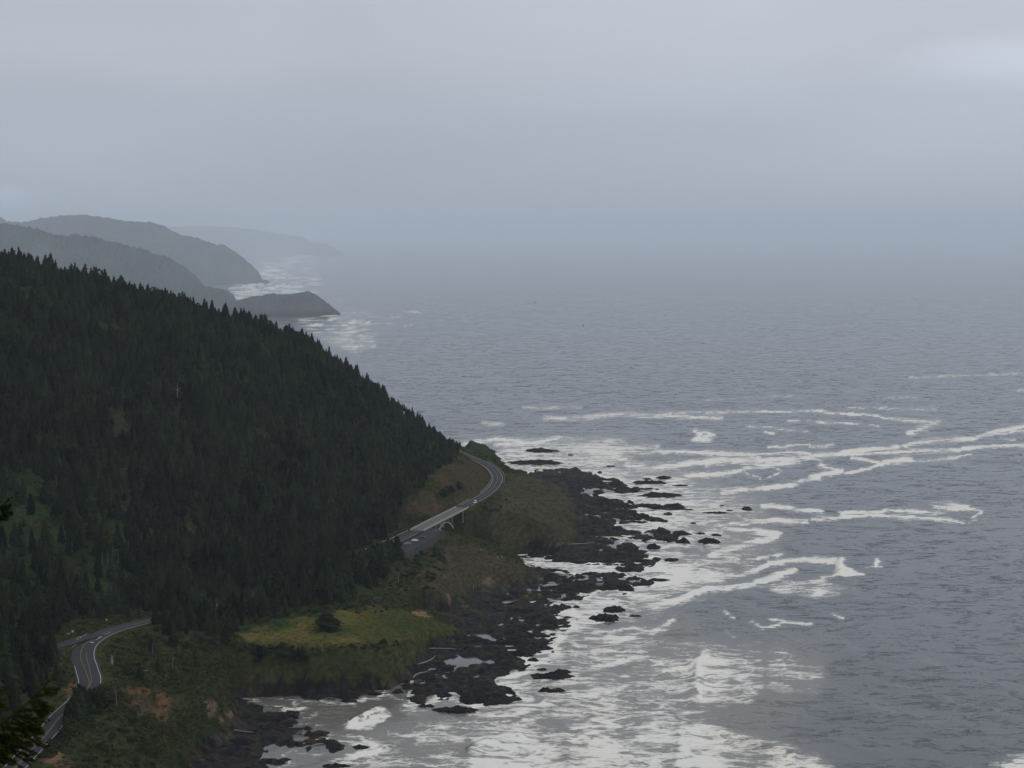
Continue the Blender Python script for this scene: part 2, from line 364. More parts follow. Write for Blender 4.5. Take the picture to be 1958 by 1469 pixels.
for p in [(0, 474, 1300, 21), (0, 600, 1200, 16), (0, 750, 1080, 16), (0, 900, 960, 16), (0, 1050, 870, 14),
          (200, 522, 1350, 20), (200, 650, 1230, 16), (200, 800, 1110, 16), (200, 950, 1000, 16), (200, 1100, 900, 10),
          (400, 577, 1400, 20), (400, 700, 1270, 16), (400, 850, 1150, 16), (400, 1000, 1030, 14), (400, 1100, 930, 9),
          (580, 630, 1440, 19), (580, 750, 1320, 16), (580, 880, 1210, 15), (580, 1000, 1080, 12), (580, 1085, 990, 5),
          (690, 702, 1460, 17), (700, 800, 1370, 14), (700, 900, 1260, 12), (690, 990, 1130, 5), (800, 786, 1480, 14), (800, 860, 1400, 9), (850, 826, 1490, 10),
          (882, 862, 1500, 6), (800, 950, 1216, 0), (850, 920, 1262, 0), (880, 895, 1345, 0), (905, 884, 1430, 0), (840, 900, 1292, 0), (860, 872, 1410, 3), (740, 1010, 1112, 2),
          (-250, 440, 1260, 20), (-250, 700, 1050, 16), (-250, 950, 900, 16), (-200, 1200, 780, 8)]:
    hillpt(*p)
for p in [(-900, 1200, 300), (-900, 600, 210), (-700, 1000, 215), (-700, 1500, 190), (-500, 1750, 105), (-300, 1800, 60), (-100, 1720, 30), (-50, 1590, 26), (-180, 1950, 30), (-360, 2250, 40), (-900, 2200, 190),
          (0, -20, 243), (0, -150, 250), (-150, 0, 246), (120, 0, 200), (0, 100, 198), (-120, 100, 206), (0, 300, 110), (-120, 300, 128), (-230, 300, 140), (-200, 470, 70), (-400, 300, 180), (-420, 620, 92), (-600, 300, 230), (60, 200, 140), (-900, 0, 290),
          (-330, 1620, 110), (-460, 1560, 150), (-230, 1680, 75), (-120, 1600, 40)]:
    T.append(np.array(p, float))
for i in range(0, len(ROAD), 14):
    if not BR0-2 < i < BR1+2: T.append(ROAD[i].copy())
T = np.array(T)
def tps_fit(P, lam=2.0):
    X = P[:, :2]/1000.0; n = len(X)
    r2 = ((X[:, None]-X[None])**2).sum(-1); K = .5*r2*np.log(r2+1e-12)
    K += np.eye(n)*lam*1e-4
    A = np.zeros((n+3, n+3)); A[:n, :n] = K; A[:n, n] = 1; A[:n, n+1:] = X; A[n, :n] = 1; A[n+1:, :n] = X.T
    return X, np.linalg.solve(A, np.concatenate([P[:, 2], np.zeros(3)]))
TX, TW = tps_fit(T)
def upland(x, y):
    x = np.asarray(x, float).ravel()/1000; y = np.asarray(y, float).ravel()/1000
    n = len(TX); out = TW[n]+TW[n+1]*x+TW[n+2]*y
    for i in range(n):
        r2 = (x-TX[i, 0])**2+(y-TX[i, 1])**2
        out = out+TW[i]*.5*r2*np.log(r2+1e-12)
    return out
_mb = ROAD[BR0+int((BR1-BR0)*.50)]
CHASM = [(tuple(PX(996, 1072, 1)[:2]), -1.0), (tuple(PX(960, 1065, 2)[:2]), 1.0), (tuple(PX(925, 1048, 3)[:2]), 3.0), (tuple(PX(892, 1036, 6)[:2]), 6.0), ((_mb[0]+10, _mb[1]-4), 9.5), ((_mb[0]-12, _mb[1]+6), 12.0), ((_mb[0]-40, _mb[1]+22), 22.0), ((_mb[0]-85, _mb[1]+40), 44.0)]
def chasm_floor(x, y):
    best = np.full(x.shape, 1e9)
    for i in range(len(CHASM)-1):
        (a, za), (b, zb) = CHASM[i], CHASM[i+1]
        dx, dy = b[0]-a[0], b[1]-a[1]; q = dx*dx+dy*dy
        t = np.clip(((x-a[0])*dx+(y-a[1])*dy)/q, 0, 1)
        d = np.hypot(x-a[0]-t*dx, y-a[1]-t*dy)
        best = np.minimum(best, za+(zb-za)*t+np.maximum(0, d-7)*.80)
    return best
LOT_POLY = [tuple(p[:2]) for p in LOT_EDGE]+[tuple(p[:2]) for p in LOT_IN[::-1]]
def terrain(x, y, detail=True):
    sh = x.shape; x = x.ravel(); y = y.ravel()
    wx = x+3.0*fbm(x/16, y/16, 31, 3); wy = y+5.0*fbm(x/16+40, y/16, 37, 3)
    dv = sdf(wx, wy, VEG); dr = sdf(x+4.5*fbm(x/12, y/14, 41, 4), y+9*fbm(x/13, y/15, 43, 4), ROCK)
    up = upland(x, y)
    up = up+1.6*fbm(x/28, y/28, 5, 4)+.5*fbm(x/6, y/6, 9, 3)
    up = np.minimum(up, np.maximum(chasm_floor(x, y), 0)+1.2*fbm(x/7, y/7, 11, 3))
    inn = np.clip(dr, 0, 60)
    P = -.42+1.0*sstep(-1, 10, dr)+.036*inn
    big = fbm(x/24, y/34, 51, 4); led = fbm(x/11, y/17, 57, 4); fin = fbm(x/3.4, y/4.5, 61, 3)
    ch = fbm(x/46+.35*vnoise(x/20, y/20, 83), y/15, 81, 3)
    P = P-(2.6*sstep(.16, .02, np.abs(ch))*sstep(62, 22, dr)*sstep(-.25, .15, fbm(x/50, y/50, 85, 2)))
    P = P+(1.5*big+1.5*np.sign(led)*np.abs(led)**.6*.75+.85*fin+.7*sstep(0, .07, led)+.6*sstep(.22, .27, big))*sstep(-3, 4, dr)
    P = np.where(dr < 0, np.maximum(-5, P+dr*.28), P)
    wid = 15+9*fbm(x/60, y/60, 71, 2)
    S = sstep(-2.5, 1, (dv-wid*.42)/(wid*.28))
    z = P+(np.maximum(up, P)-P)*S
    z = z+S*(1-S)*4*2.2*fbm(x/5, y/5, 75, 3)
    # level ground under the road and the parking bay
    d2 = np.full(x.shape, 1e9); rz = np.zeros(x.shape); hw = np.zeros(x.shape); onb = np.zeros(x.shape, bool)
    near = np.nonzero((x > -480) & (x < 60) & (y > 400) & (y < 2100))[0]
    for i in range(0, len(ROAD)):
        q = (x[near]-ROAD[i, 0])**2+(y[near]-ROAD[i, 1])**2
        m = q < d2[near]; k = near[m]
        d2[k] = q[m]; rz[k] = ROAD[i, 2]; hw[k] = RHW[i]; onb[k] = BR0+1 < i < BR1-1
    for q3 in SR:
        q = (x[near]-q3[0])**2+(y[near]-q3[1])**2+4
        m = q < d2[near]; k = near[m]; d2[k] = q[m]; rz[k] = q3[2]; hw[k] = 4.2; onb[k] = False
    rd = np.sqrt(d2)
    b = (1-sstep(2.5, 13, rd-hw)); b[onb] = 0
    z = z*(1-b)+(rz-.35)*b
    z = np.where(onb & (rd < 9), np.minimum(z, rz-3.0-9*sstep(0, 1, 0)), z)
    dl = sdf(x, y, LOT_POLY)
    z = np.where(dl > -1.2, np.minimum(z, LOT_Z-.5), z)
    low = sstep(-14, -1.2, dl)*(dl <= -1.2)
    z = np.where((dl <= -1.2) & (dl > -14) & (rd-hw > 3), np.minimum(z, z*(1-low)+(LOT_Z-6.5)*low), z)
    return tuple(a.reshape(sh) for a in (z, dv, dr, S, rd-hw))

def axis(parts):
    out = []
    for a, b, s in parts: out += list(np.arange(a, b, s))
    return np.array(out+[parts[-1][1]])
GX = axis([(-1100, -480, 14), (-480, 140, 1.75), (140, 180, 10)])
GY = axis([(-160, 500, 10), (500, 960, 1.5), (960, 1560, 2.3), (1560, 2420, 16)])
XX, YY = np.meshgrid(GX, GY)
ZZ, DV, DR, SS, RD = terrain(XX, YY)
def ground(x, y):                     # bilinear height lookup
    x = np.asarray(x, float); y = np.asarray(y, float)
    i = np.clip(np.searchsorted(GX, x)-1, 0, len(GX)-2); j = np.clip(np.searchsorted(GY, y)-1, 0, len(GY)-2)
    fx = np.clip((x-GX[i])/(GX[i+1]-GX[i]), 0, 1); fy = np.clip((y-GY[j])/(GY[j+1]-GY[j]), 0, 1)
    return (ZZ[j, i]*(1-fx)+ZZ[j, i+1]*fx)*(1-fy)+(ZZ[j+1, i]*(1-fx)+ZZ[j+1, i+1]*fx)*fy
def lookup(A, x, y):
    i = np.clip(np.searchsorted(GX, x)-1, 0, len(GX)-1); j = np.clip(np.searchsorted(GY, y)-1, 0, len(GY)-1)
    return A[j, i]
def drop(u, v, n=900):                # where the ray through a photo pixel meets the terrain (or the sea)
    d = ray(u, v); t = np.linspace(300, 2200, 4000)
    x, y, z = d[0]*t, d[1]*t, CAMZ+d[2]*t
    g = np.maximum(ground(x, y), 0); k = np.argmax(z < g)
    return np.array([x[k], y[k], g[k]])
UU, VV = proj(XX, YY, ZZ)

# areas of the ground (photo outlines laid onto the terrain)
FIELD = [(455, 1215), (480, 1195), (560, 1178), (640, 1168), (700, 1160), (770, 1165), (800, 1180), (850, 1192), (880, 1202), (860, 1216), (800, 1226), (700, 1230), (620, 1235), (560, 1240), (480, 1232)]
BROWN = [(790, 955), (830, 905), (860, 885), (905, 879), (935, 895), (942, 915), (930, 940), (890, 966), (830, 985), (790, 985), (770, 970)]
KNOLL = [(950, 940), (968, 905), (1017, 905), (1075, 925), (1100, 965), (1108, 1025), (1060, 1052), (960, 1050), (930, 1010), (930, 975)]
HEAD2 = [(850, 1040), (905, 1040), (965, 1064), (1020, 1095), (1000, 1112), (930, 1126), (870, 1145), (820, 1150), (800, 1100), (820, 1060)]
FOREST = [(-400, 380), (0, 440), (300, 500), (580, 590), (740, 690), (850, 790), (884, 850), (880, 882), (855, 893), (820, 915), (780, 945), (762, 985), (752, 1020), (742, 1048), (760, 1062), (740, 1100),
          (700, 1135), (640, 1158), (560, 1172), (490, 1190), (440, 1216), (330, 1220), (285, 1210), (262, 1192), (258, 1178), (200, 1183), (140, 1192), (110, 1215), (125, 1260), (122, 1300), (112, 1345), (80, 1372), (40, 1392), (-400, 1440)]
def colour_field():
    sh = XX.shape; x, y, z = XX, YY, ZZ
    n1 = fbm(x/22, y/30, 101, 4); n2 = fbm(x/7, y/9, 103, 3); n3 = fbm(x/60, y/60, 107, 2)
    def C(c): return np.array(c)[None, None, :]
    def mixc(A, c, w): return A*(1-w[..., None])+C(c)*w[..., None]
    veg = np.ones(sh+(3,))*C((.032, .042, .017))
    veg = mixc(veg, (.045, .046, .024), sstep(-.1, .5, n1))
    veg = mixc(veg, (.020, .027, .014), sstep(.1, .5, -n2))
    wu = UU+26*n1+10*n2; wv = VV+11*n2+9*n1
    bank = sstep(1222, 1240, wv)*sstep(1325, 1300, wv)*sstep(420, 470, UU)*sstep(860, 800, UU)*(DV > 0)
    veg = mixc(veg, (.066, .070, .026), bank*(.55+.45*sstep(-.2, .3, n1)))
    inf = pip(wu, wv, FIELD) & (DV > 0)
    fieldc = np.ones(sh+(3,))*C((.112, .098, .028))
    fieldc = mixc(fieldc, (.078, .080, .024), sstep(-.25, .2, n1))
    green = np.maximum.reduce([np.exp(-(((wu-510)/45)**2+((wv-1188)/14)**2)), np.exp(-(((wu-790)/60)**2+((wv-1195)/13)**2)), np.exp(-(((wu-590)/30)**2+((wv-1172)/8)**2)), np.exp(-(((wu-660)/35)**2+((wv-1208)/5)**2))])
    fieldc = mixc(fieldc, (.030, .056, .015), np.clip(green*1.6, 0, 1))
    fieldc = mixc(fieldc, (.045, .055, .018), sstep(640, 760, UU)*.75)
    fieldc = mixc(fieldc, (.075, .052, .022), sstep(.2, .5, n2)*.6)
    veg = np.where(inf[..., None], fieldc, veg)
    ink = pip(wu, wv, KNOLL) & (DV > -2)
    kc = np.ones(sh+(3,))*C((.066, .060, .038)); kc = mixc(kc, (.052, .056, .028), sstep(-.1, .4, n1)); kc = mixc(kc, (.038, .034, .022), sstep(.15, .5, n2))
    veg = np.where(ink[..., None], kc, veg)
    inh = pip(wu, wv, HEAD2) & (DV > -2)
    hc = np.ones(sh+(3,))*C((.058, .052, .032)); hc = mixc(hc, (.062, .043, .033), sstep(0, .4, n1)); hc = mixc(hc, (.035, .036, .02), sstep(.1, .5, n2))
    veg = np.where(inh[..., None], hc, veg)
    inb = pip(wu, wv, BROWN)
    bc = np.ones(sh+(3,))*C((.055, .046, .026)); bc = mixc(bc, (.085, .048, .030), sstep(.05, .45, n1)); bc = mixc(bc, (.04, .046, .02), sstep(.0, .4, n2))
    veg = np.where(inb[..., None], bc, veg)
    clr = np.array([(0, 940), (60, 900), (130, 960), (260, 1010), (290, 1080), (220, 1150), (0, 1160)])
    veg = mixc(veg, (.026, .046, .016), pip(wu, wv, clr)*sstep(-.4, .1, n1)*.9)
    # grassy verge along the road
    vg = (1-sstep(1.5, 6, RD))*sstep(-.4, .3, n1)
    veg = mixc(veg, (.050, .058, .018), np.clip(vg, 0, 1)*.8)
    # bare earth: slips, cuttings and worn paths
    soil = [((140, 1322), (16, 20), (.14, .075, .04)), ((268, 1322), (34, 7), (.115, .068, .034)), ((312, 1352), (17, 30), (.12, .074, .038)), ((272, 1350), (28, 20), (.075, .056, .038)),
            ((97, 1440), (22, 24), (.15, .095, .06)), ((406, 1355), (13, 15), (.16, .11, .075)), ((445, 1370), (9, 10), (.19, .14, .09)), ((425, 1378), (10, 6), (.14, .11, .07)), ((800, 1172), (16, 4), (.22, .14, .09)), ((812, 1178), (12, 3.4), (.23, .15, .1)),
            ((858, 1150), (4, 16), (.15, .10, .075)), ((930, 1112), (14, 8), (.12, .10, .08)), ((1075, 1044), (30, 6), (.13, .105, .085)), ((118, 1460), (18, 10), (.12, .08, .055)), ((770, 1130), (14, 4), (.12, .08, .06)), ((842, 1102), (22, 3), (.09, .06, .045)), ((55, 1328), (12, 6), (.1, .055, .035)), ((616, 1306), (9, 7), (.13, .1, .085)), ((480, 1298), (10, 6), (.09, .07, .05)), ((640, 1410), (3, 3), (.1, .08, .06))]
    for (cu, cv), (ru, rv), c in soil:
        e = ((UU+5*n2+6*n1-cu)/ru)**2+((VV+5*n2-cv)/rv)**2
        veg = mixc(veg, c, 1-sstep(.55, 1.25, e))
    # rock
    rock = np.ones(sh+(3,))*C((.011, .0115, .0135)); rock = mixc(rock, (.022, .020, .020), sstep(-.1, .5, n1)); rock = mixc(rock, (.040, .030, .021), sstep(.15, .55, n2)*.8); rock = mixc(rock, (.044, .043, .044), sstep(.08, .45, fbm(x/2.6, y/6, 127, 3))*.85); rock = mixc(rock, (.040, .034, .018), sstep(.15, .5, fbm(x/13, y/17, 129, 3))*.8)
    tan = sstep(-9, -2, DV)*sstep(-.25, .2, n2)*sstep(-.2, .3, fbm(x/45, y/45, 113, 2))
    rock = mixc(rock, (.075, .066, .056), tan*.8)
    algae = [((738, 1310), (16, 8)), ((765, 1306), (6, 5)), ((712, 1317), (12, 3)), ((592, 1330), (5, 6)), ((478, 1321), (4, 3)), ((497, 1323), (6, 4)), ((890, 1160), (16, 3)), ((882, 1147), (7, 4)), ((1012, 1134), (11, 5)), ((1036, 1107), (12, 3)), ((1008, 1142), (8, 4)), ((1070, 1113), (8, 5)), ((866, 1226), (4, 4)), ((380, 1457), (8, 5)), ((438, 1408), (7, 4)), ((1000, 1083), (8, 5)), ((372, 1440), (6, 4)), ((1025, 1140), (10, 7)), ((840, 1173), (10, 2)), ((665, 1318), (10, 3))]
    for (cu, cv), (ru, rv) in algae:
        e = ((UU+7*n2-cu)/ru)**2+((VV+4*fbm(x/3, y/3, 119, 2)-cv)/rv)**2
        rock = mixc(rock, (.125, .14, .022), (1-sstep(.3, 1.2, e))*sstep(-.15, .2, fbm(x/3.5, y/5, 121, 3)))
    wet = sstep(.5, .1, z)
    return veg*.76, rock*.58
VEGC, ROCKC = colour_field()
ISR = (DV+1.5*fbm(XX/6, YY/8, 131, 3) < 1.0) & (RD > 4)
ALB = np.where(ISR[..., None], ROCKC, VEGC)
nx, ny = len(GX), len(GY)
idx = np.arange(nx*ny).reshape(ny, nx)
Q = np.stack([idx[:-1, :-1], idx[:-1, 1:], idx[1:, 1:], idx[1:, :-1]], -1).reshape(-1, 4)
qz = ZZ.ravel()[Q].max(1); qr = ISR.ravel()[Q].sum(1) >= 3
ALLV = np.stack([XX.ravel(), YY.ravel(), ZZ.ravel()], 1)
def submesh(name, mask, m, smooth=True):
    q = Q[mask]; used = np.unique(q); re = np.full(nx*ny, -1); re[used] = np.arange(len(used))
    return mesh_obj(name, ALLV[used], re[q], m, None, smooth, {"albedo": ALB.reshape(-1, 3)[used]})
tag(submesh("terrain", (qz > -3.5) & ~qr, M['terrain']), "dark vegetated coastal hillside and grassy terraces", "hillside", kind="structure")
tag(submesh("rocky_shore", (qz > -3.5) & qr, M['rock'], False), "jagged black basalt shore platform with pools below the grassy bluffs", "rocky shore", kind="structure")

def tide_pools():
    gx = np.arange(-300, 140, 3.0); gy = np.arange(600, 1500, 4.0); X, Y = np.meshgrid(gx, gy)
    x, y = X.ravel(), Y.ravel()
    dr = sdf(x+4.5*fbm(x/12, y/14, 41, 4), y+9*fbm(x/13, y/15, 43, 4), ROCK); dv = sdf(x, y, VEG)
    big = fbm(x/24, y/34, 51, 4)
    lev = -.42+1.0*sstep(-1, 10, dr)+.036*np.clip(dr, 0, 60)+1.25*fbm(x/60, y/80, 53, 2)*.9-1.02+.6*fbm(x/40, y/50, 55, 2)
    lev = np.where((dr > 1) & (dv < -3), np.maximum(lev, -.6), -2.5).reshape(X.shape)
    ny_, nx_ = X.shape; ix = np.arange(nx_*ny_).reshape(ny_, nx_)
    q = np.stack([ix[:-1, :-1], ix[:-1, 1:], ix[1:, 1:], ix[1:, :-1]], -1).reshape(-1, 4)
    ok = (lev.ravel()[q] > -2).all(1); q = q[ok]; used = np.unique(q); re = np.full(nx_*ny_, -1); re[used] = np.arange(len(used))
    V = np.stack([x, y, lev.ravel()], 1)[used]
    m = mat("pool_water", (.05, .055, .058), .12, .5, .2, .2, .03, 1.5)
    tag(mesh_obj("water", V, re[q], m, None, True), "grey tide pools lying in hollows of the black rock shelf", "tide pools", kind="structure")
tide_pools()

# ------------------------------------------------------------------ sea with foam
STROKES = [   # (photo pixel line, half width, strength)
 ([(1350,790),(1434,787),(1567,786),(1586,791),(1667,793),(1692,800),(1748,806),(1797,807)],2.0,1),([(1792,807),(1770,817),(1738,829)],5.5,1),
 ([(1508,805),(1567,807),(1654,812),(1682,816)],1.5,.9),([(1428,816),(1480,819),(1542,825)],1.6,.9),([(1460,826),(1478,829)],3,.9),([(1345,826),(1365,832),(1340,838)],3.5,.8),
 ([(1471,855),(1549,851)],1.7,.9),([(1550,855),(1590,852)],1.5,.8),([(1350,867),(1437,869),(1518,865),(1549,868)],2.2,1),
 ([(1350,888),(1381,879),(1443,882),(1536,875),(1598,870),(1629,862),(1660,860),(1716,855)],4.5,1),([(1400,884),(1450,890),(1530,884)],4,.9),([(1598,871),(1692,866),(1797,861),(1834,861)],2.2,1),
 ([(1732,852),(1754,846),(1816,841),(1859,840),(1897,827),(1975,812)],4,.8),([(1860,842),(1890,832),(1975,822)],3,.6),([(1840,858),(1897,853),(1975,852)],3.2,.9),([(1915,838),(1940,842)],2.5,.6),
 ([(1381,942),(1443,935),(1518,927),(1552,914),(1598,903),(1611,899)],5,1),([(1611,900),(1580,893),(1567,888)],3,.9),([(1617,905),(1660,897),(1681,888)],3,1),([(1692,884),(1716,881),(1738,880)],6,1),
 ([(1744,883),(1800,879),(1859,871)],1.4,.8),([(1629,875),(1673,883),(1688,889)],3,.8),([(1421,902),(1452,914)],2.2,.9),([(1350,908),(1412,900),(1445,889),(1500,884)],3,.9),([(1415,898),(1480,893),(1495,903),(1465,913)],1.3,.6),
 ([(1608,982),(1685,981),(1692,976),(1785,978),(1816,974),(1875,975),(1878,979),(1859,990)],2.6,1),([(1795,973),(1820,969),(1850,972)],5,1),([(1780,965),(1815,960)],2,.4),([(1552,994),(1629,987),(1754,989),(1797,992),(1844,998)],2.6,1),([(1850,998),(1890,992)],1.2,.5),
 ([(1459,967),(1480,966),(1520,974),(1567,980)],4.5,.9),([(1396,1001),(1440,999),(1480,997),(1542,997)],4.5,1),([(1390,1010),(1443,1017),(1490,1024),(1459,1032),(1396,1051),(1362,1061),(1412,1070)],6,1),
 ([(1350,1098),(1412,1099),(1450,1088),(1470,1079),(1536,1070),(1595,1073)],5,1),([(1240,1162),(1300,1146),(1350,1126),(1412,1122),(1474,1107),(1518,1091)],6.5,1),([(1420,1076),(1460,1066),(1500,1062)],3,.7),
 ([(1608,1075),(1603,1088),(1622,1094)],8,1),([(1608,1088),(1632,1096)],5,1),([(1570,1105),(1617,1099),(1648,1101)],3.2,1),([(1679,1073),(1680,1082)],5,1),([(1655,1086),(1690,1084)],1.2,.5),
 ([(1440,1190),(1455,1202),(1500,1194),(1550,1193)],3,.7),([(1465,1186),(1520,1194)],2.5,.6),([(1590,1175),(1608,1181)],2,.6),([(1385,1172),(1400,1180)],4,.7),([(1390,1212),(1405,1218)],2.5,.6),
 ([(882,850),(951,840),(1021,847),(1070,838)],2.8,1),([(948,851),(1035,845)],2.5,.9),([(1077,866),(1156,860),(1257,854)],2.2,1),([(1187,863),(1310,864),(1450,868)],2.2,1),([(1100,848),(1190,843)],2.5,.6),
 ([(1040,801),(1126,798),(1181,792),(1248,795),(1380,800)],2.1,.95),([(1218,795),(1310,789),(1371,790)],1.4,.8),([(923,810),(960,811)],1.2,.9),([(1003,780),(1110,780)],1.2,.45),([(1328,823),(1340,832),(1326,840),(1360,841)],3.4,.8),
 ([(1199,890),(1264,893),(1371,881),(1450,876)],5,1),([(1313,910),(1402,906),(1430,892)],3.4,1),([(1126,881),(1160,878),(1196,879)],3,.9),([(1185,940),(1100,940)],1,.1),
 ([(1117,1220),(1173,1227),(1215,1219),(1257,1204),(1288,1185)],5.5,1),([(1131,1209),(1190,1206),(1243,1200)],4,.8),([(1097,1190),(1100,1215),(1092,1243),(1098,1272)],11,.5),([(1150,1266),(1215,1259),(1266,1266)],6,.9),([(1266,1266),(1212,1283)],5,.8),
 ([(1131,1324),(1215,1310),(1271,1282),(1322,1274)],4,.8),([(1352,1254),(1331,1270),(1342,1290),(1330,1310),(1340,1334)],9,.62),([(940,1366),(1018,1350),(1103,1333)],7,.6),([(1075,1386),(1110,1380),(1150,1384)],7,.65),([(1070,1404),(1120,1410)],7,.6),([(1072,1440),(1130,1436)],8,.6),
 ([(898,1437),(934,1417),(990,1411)],8,.9),([(898,1452),(950,1446)],8,.7),([(850,1393),(920,1408)],6,.55),([(1069,1466),(1130,1458)],8,.7),([(1160,1300),(1100,1312)],5,.5),
 ([(664,1389),(683,1375),(709,1361),(727,1354)],2.6,1.1),([(559,1345),(573,1340),(614,1345),(681,1343)],1.8,.75),([(548,1357),(584,1354)],2.5,.42),([(661,1409),(683,1414),(709,1426)],6,.8),([(672,1452),(690,1445),(720,1436)],9,.78),
 ([(771,1354),(790,1360)],6,.5),([(755,1407),(785,1410)],6,.4),([(637,1459),(672,1464)],1.8,.8),([(478,1337),(492,1332)],1.5,.5),([(690,1338),(700,1336)],2,.7),([(575,1380),(600,1368)],2,.5),
 ([(640,622),(700,618),(712,612)],1.6,.9),([(765,595),(805,597)],.9,.7),([(745,607),(770,606)],1,.6),([(680,645),(700,637)],1.3,.8),([(655,664),(716,662)],2.6,.8),([(645,655),(700,648)],1.2,.6),([(655,598),(680,598)],1.3,.8),([(740,619),(755,619)],1,.6),([(772,624),(790,620)],.9,.7),
 ([(1740,722),(1958,715)],2.2,.42),([(1350,765),(1520,757)],1.6,.38),([(1690,762),(1760,760)],1.2,.4),([(1620,779),(1790,784)],1.2,.55),([(1940,747),(1975,747)],1.2,.5),
 ([(440,552),(500,543)],3,.8),([(470,556),(560,546)],2.5,.7),([(505,533),(600,531)],1.6,.6),([(500,527),(560,525)],1.6,.55),([(530,545),(610,546)],1.4,.5),([(480,560),(565,558)],2.4,.6),
 ([(1020,1076),(1060,1082),(1110,1087),(1180,1097)],5,.85),([(1092,920),(1100,945),(1108,976)],4,1),([(1130,1004),(1146,1013)],3,1),([(1165,1021),(1200,1036),(1245,1052)],3.5,.9)]
ZONES = [     # (photo pixel outline, softness, density)
 ([(1000,850),(1460,960),(1480,1060),(1400,1110),(1200,1180),(1150,1000)],40,.20),
 ([(960,852),(1080,846),(1190,848),(1205,870),(1170,888),(1080,894),(975,898)],24,.34),
 ([(1150,903),(1200,897),(1300,908),(1330,930),(1385,952),(1440,960),(1462,985),(1400,1000),(1388,1040),(1345,1075),(1395,1085),(1380,1110),(1300,1132),(1230,1160),(1180,1180),(1110,1200),(1080,1230),(1075,1262),(1010,1300),(930,1350),(880,1372),(850,1345),(960,1300),(1060,1200),(1150,1130),(1250,1060),(1210,1000),(1170,960)],30,.34),
 ([(880,1380),(1000,1335),(1080,1245),(1200,1238),(1330,1245),(1400,1335),(1310,1390),(1290,1475),(880,1475)],44,.215),
 ([(640,1469),(700,1400),(800,1400),(880,1380),(900,1475),(640,1480)],30,.24),
 ([(1340,1245),(1500,1243),(1565,1290),(1540,1312),(1420,1310),(1340,1300)],34,.34),
 ([(1335,1262),(1400,1270),(1458,1315),(1430,1335),(1335,1335)],18,.58),
 ([(1298,1398),(1340,1390),(1390,1405),(1450,1420),(1520,1440),(1590,1475),(1300,1478)],20,.60),
 ([(900,1415),(990,1410),(1075,1430),(1070,1478),(900,1478)],24,.46),([(1090,1375),(1200,1365),(1290,1390),(1290,1475),(1080,1478)],30,.34),
 ([(1975,1443),(1880,1460),(1820,1480),(1975,1480)],12,.66),([(1450,1120),(1560,1110),(1640,1130),(1560,1140),(1490,1130)],10,.48),
 ([(664,1391),(727,1357),(742,1368),(712,1392)],6,.70),
 ([(440,553),(500,526),(508,505),(545,493),(600,490),(590,520),(615,548),(560,562),(500,566),(450,572)],18,.42),
 ([(575,612),(645,599),(690,600),(730,614),(712,636),(712,652),(680,668),(640,652),(600,632)],18,.36),
 ([(1200,1070),(1300,1075),(1400,1085),(1380,1110),(1250,1120)],14,.7)]
GAPS = [((1375,1086),(45,6)),((1300,1050),(30,6)),((1440,1000),(20,4)),((1395,905),(40,7)),((1330,1055),(30,7)),((1150,1287),(50,8)),((1215,1272),(30,6)),((1300,1215),(40,10)),((1180,1275),(40,6)),((1100,1400),(20,5)),((1330,1160),(60,10)),((1250,1100),(40,4)),((1400,940),(30,6))]
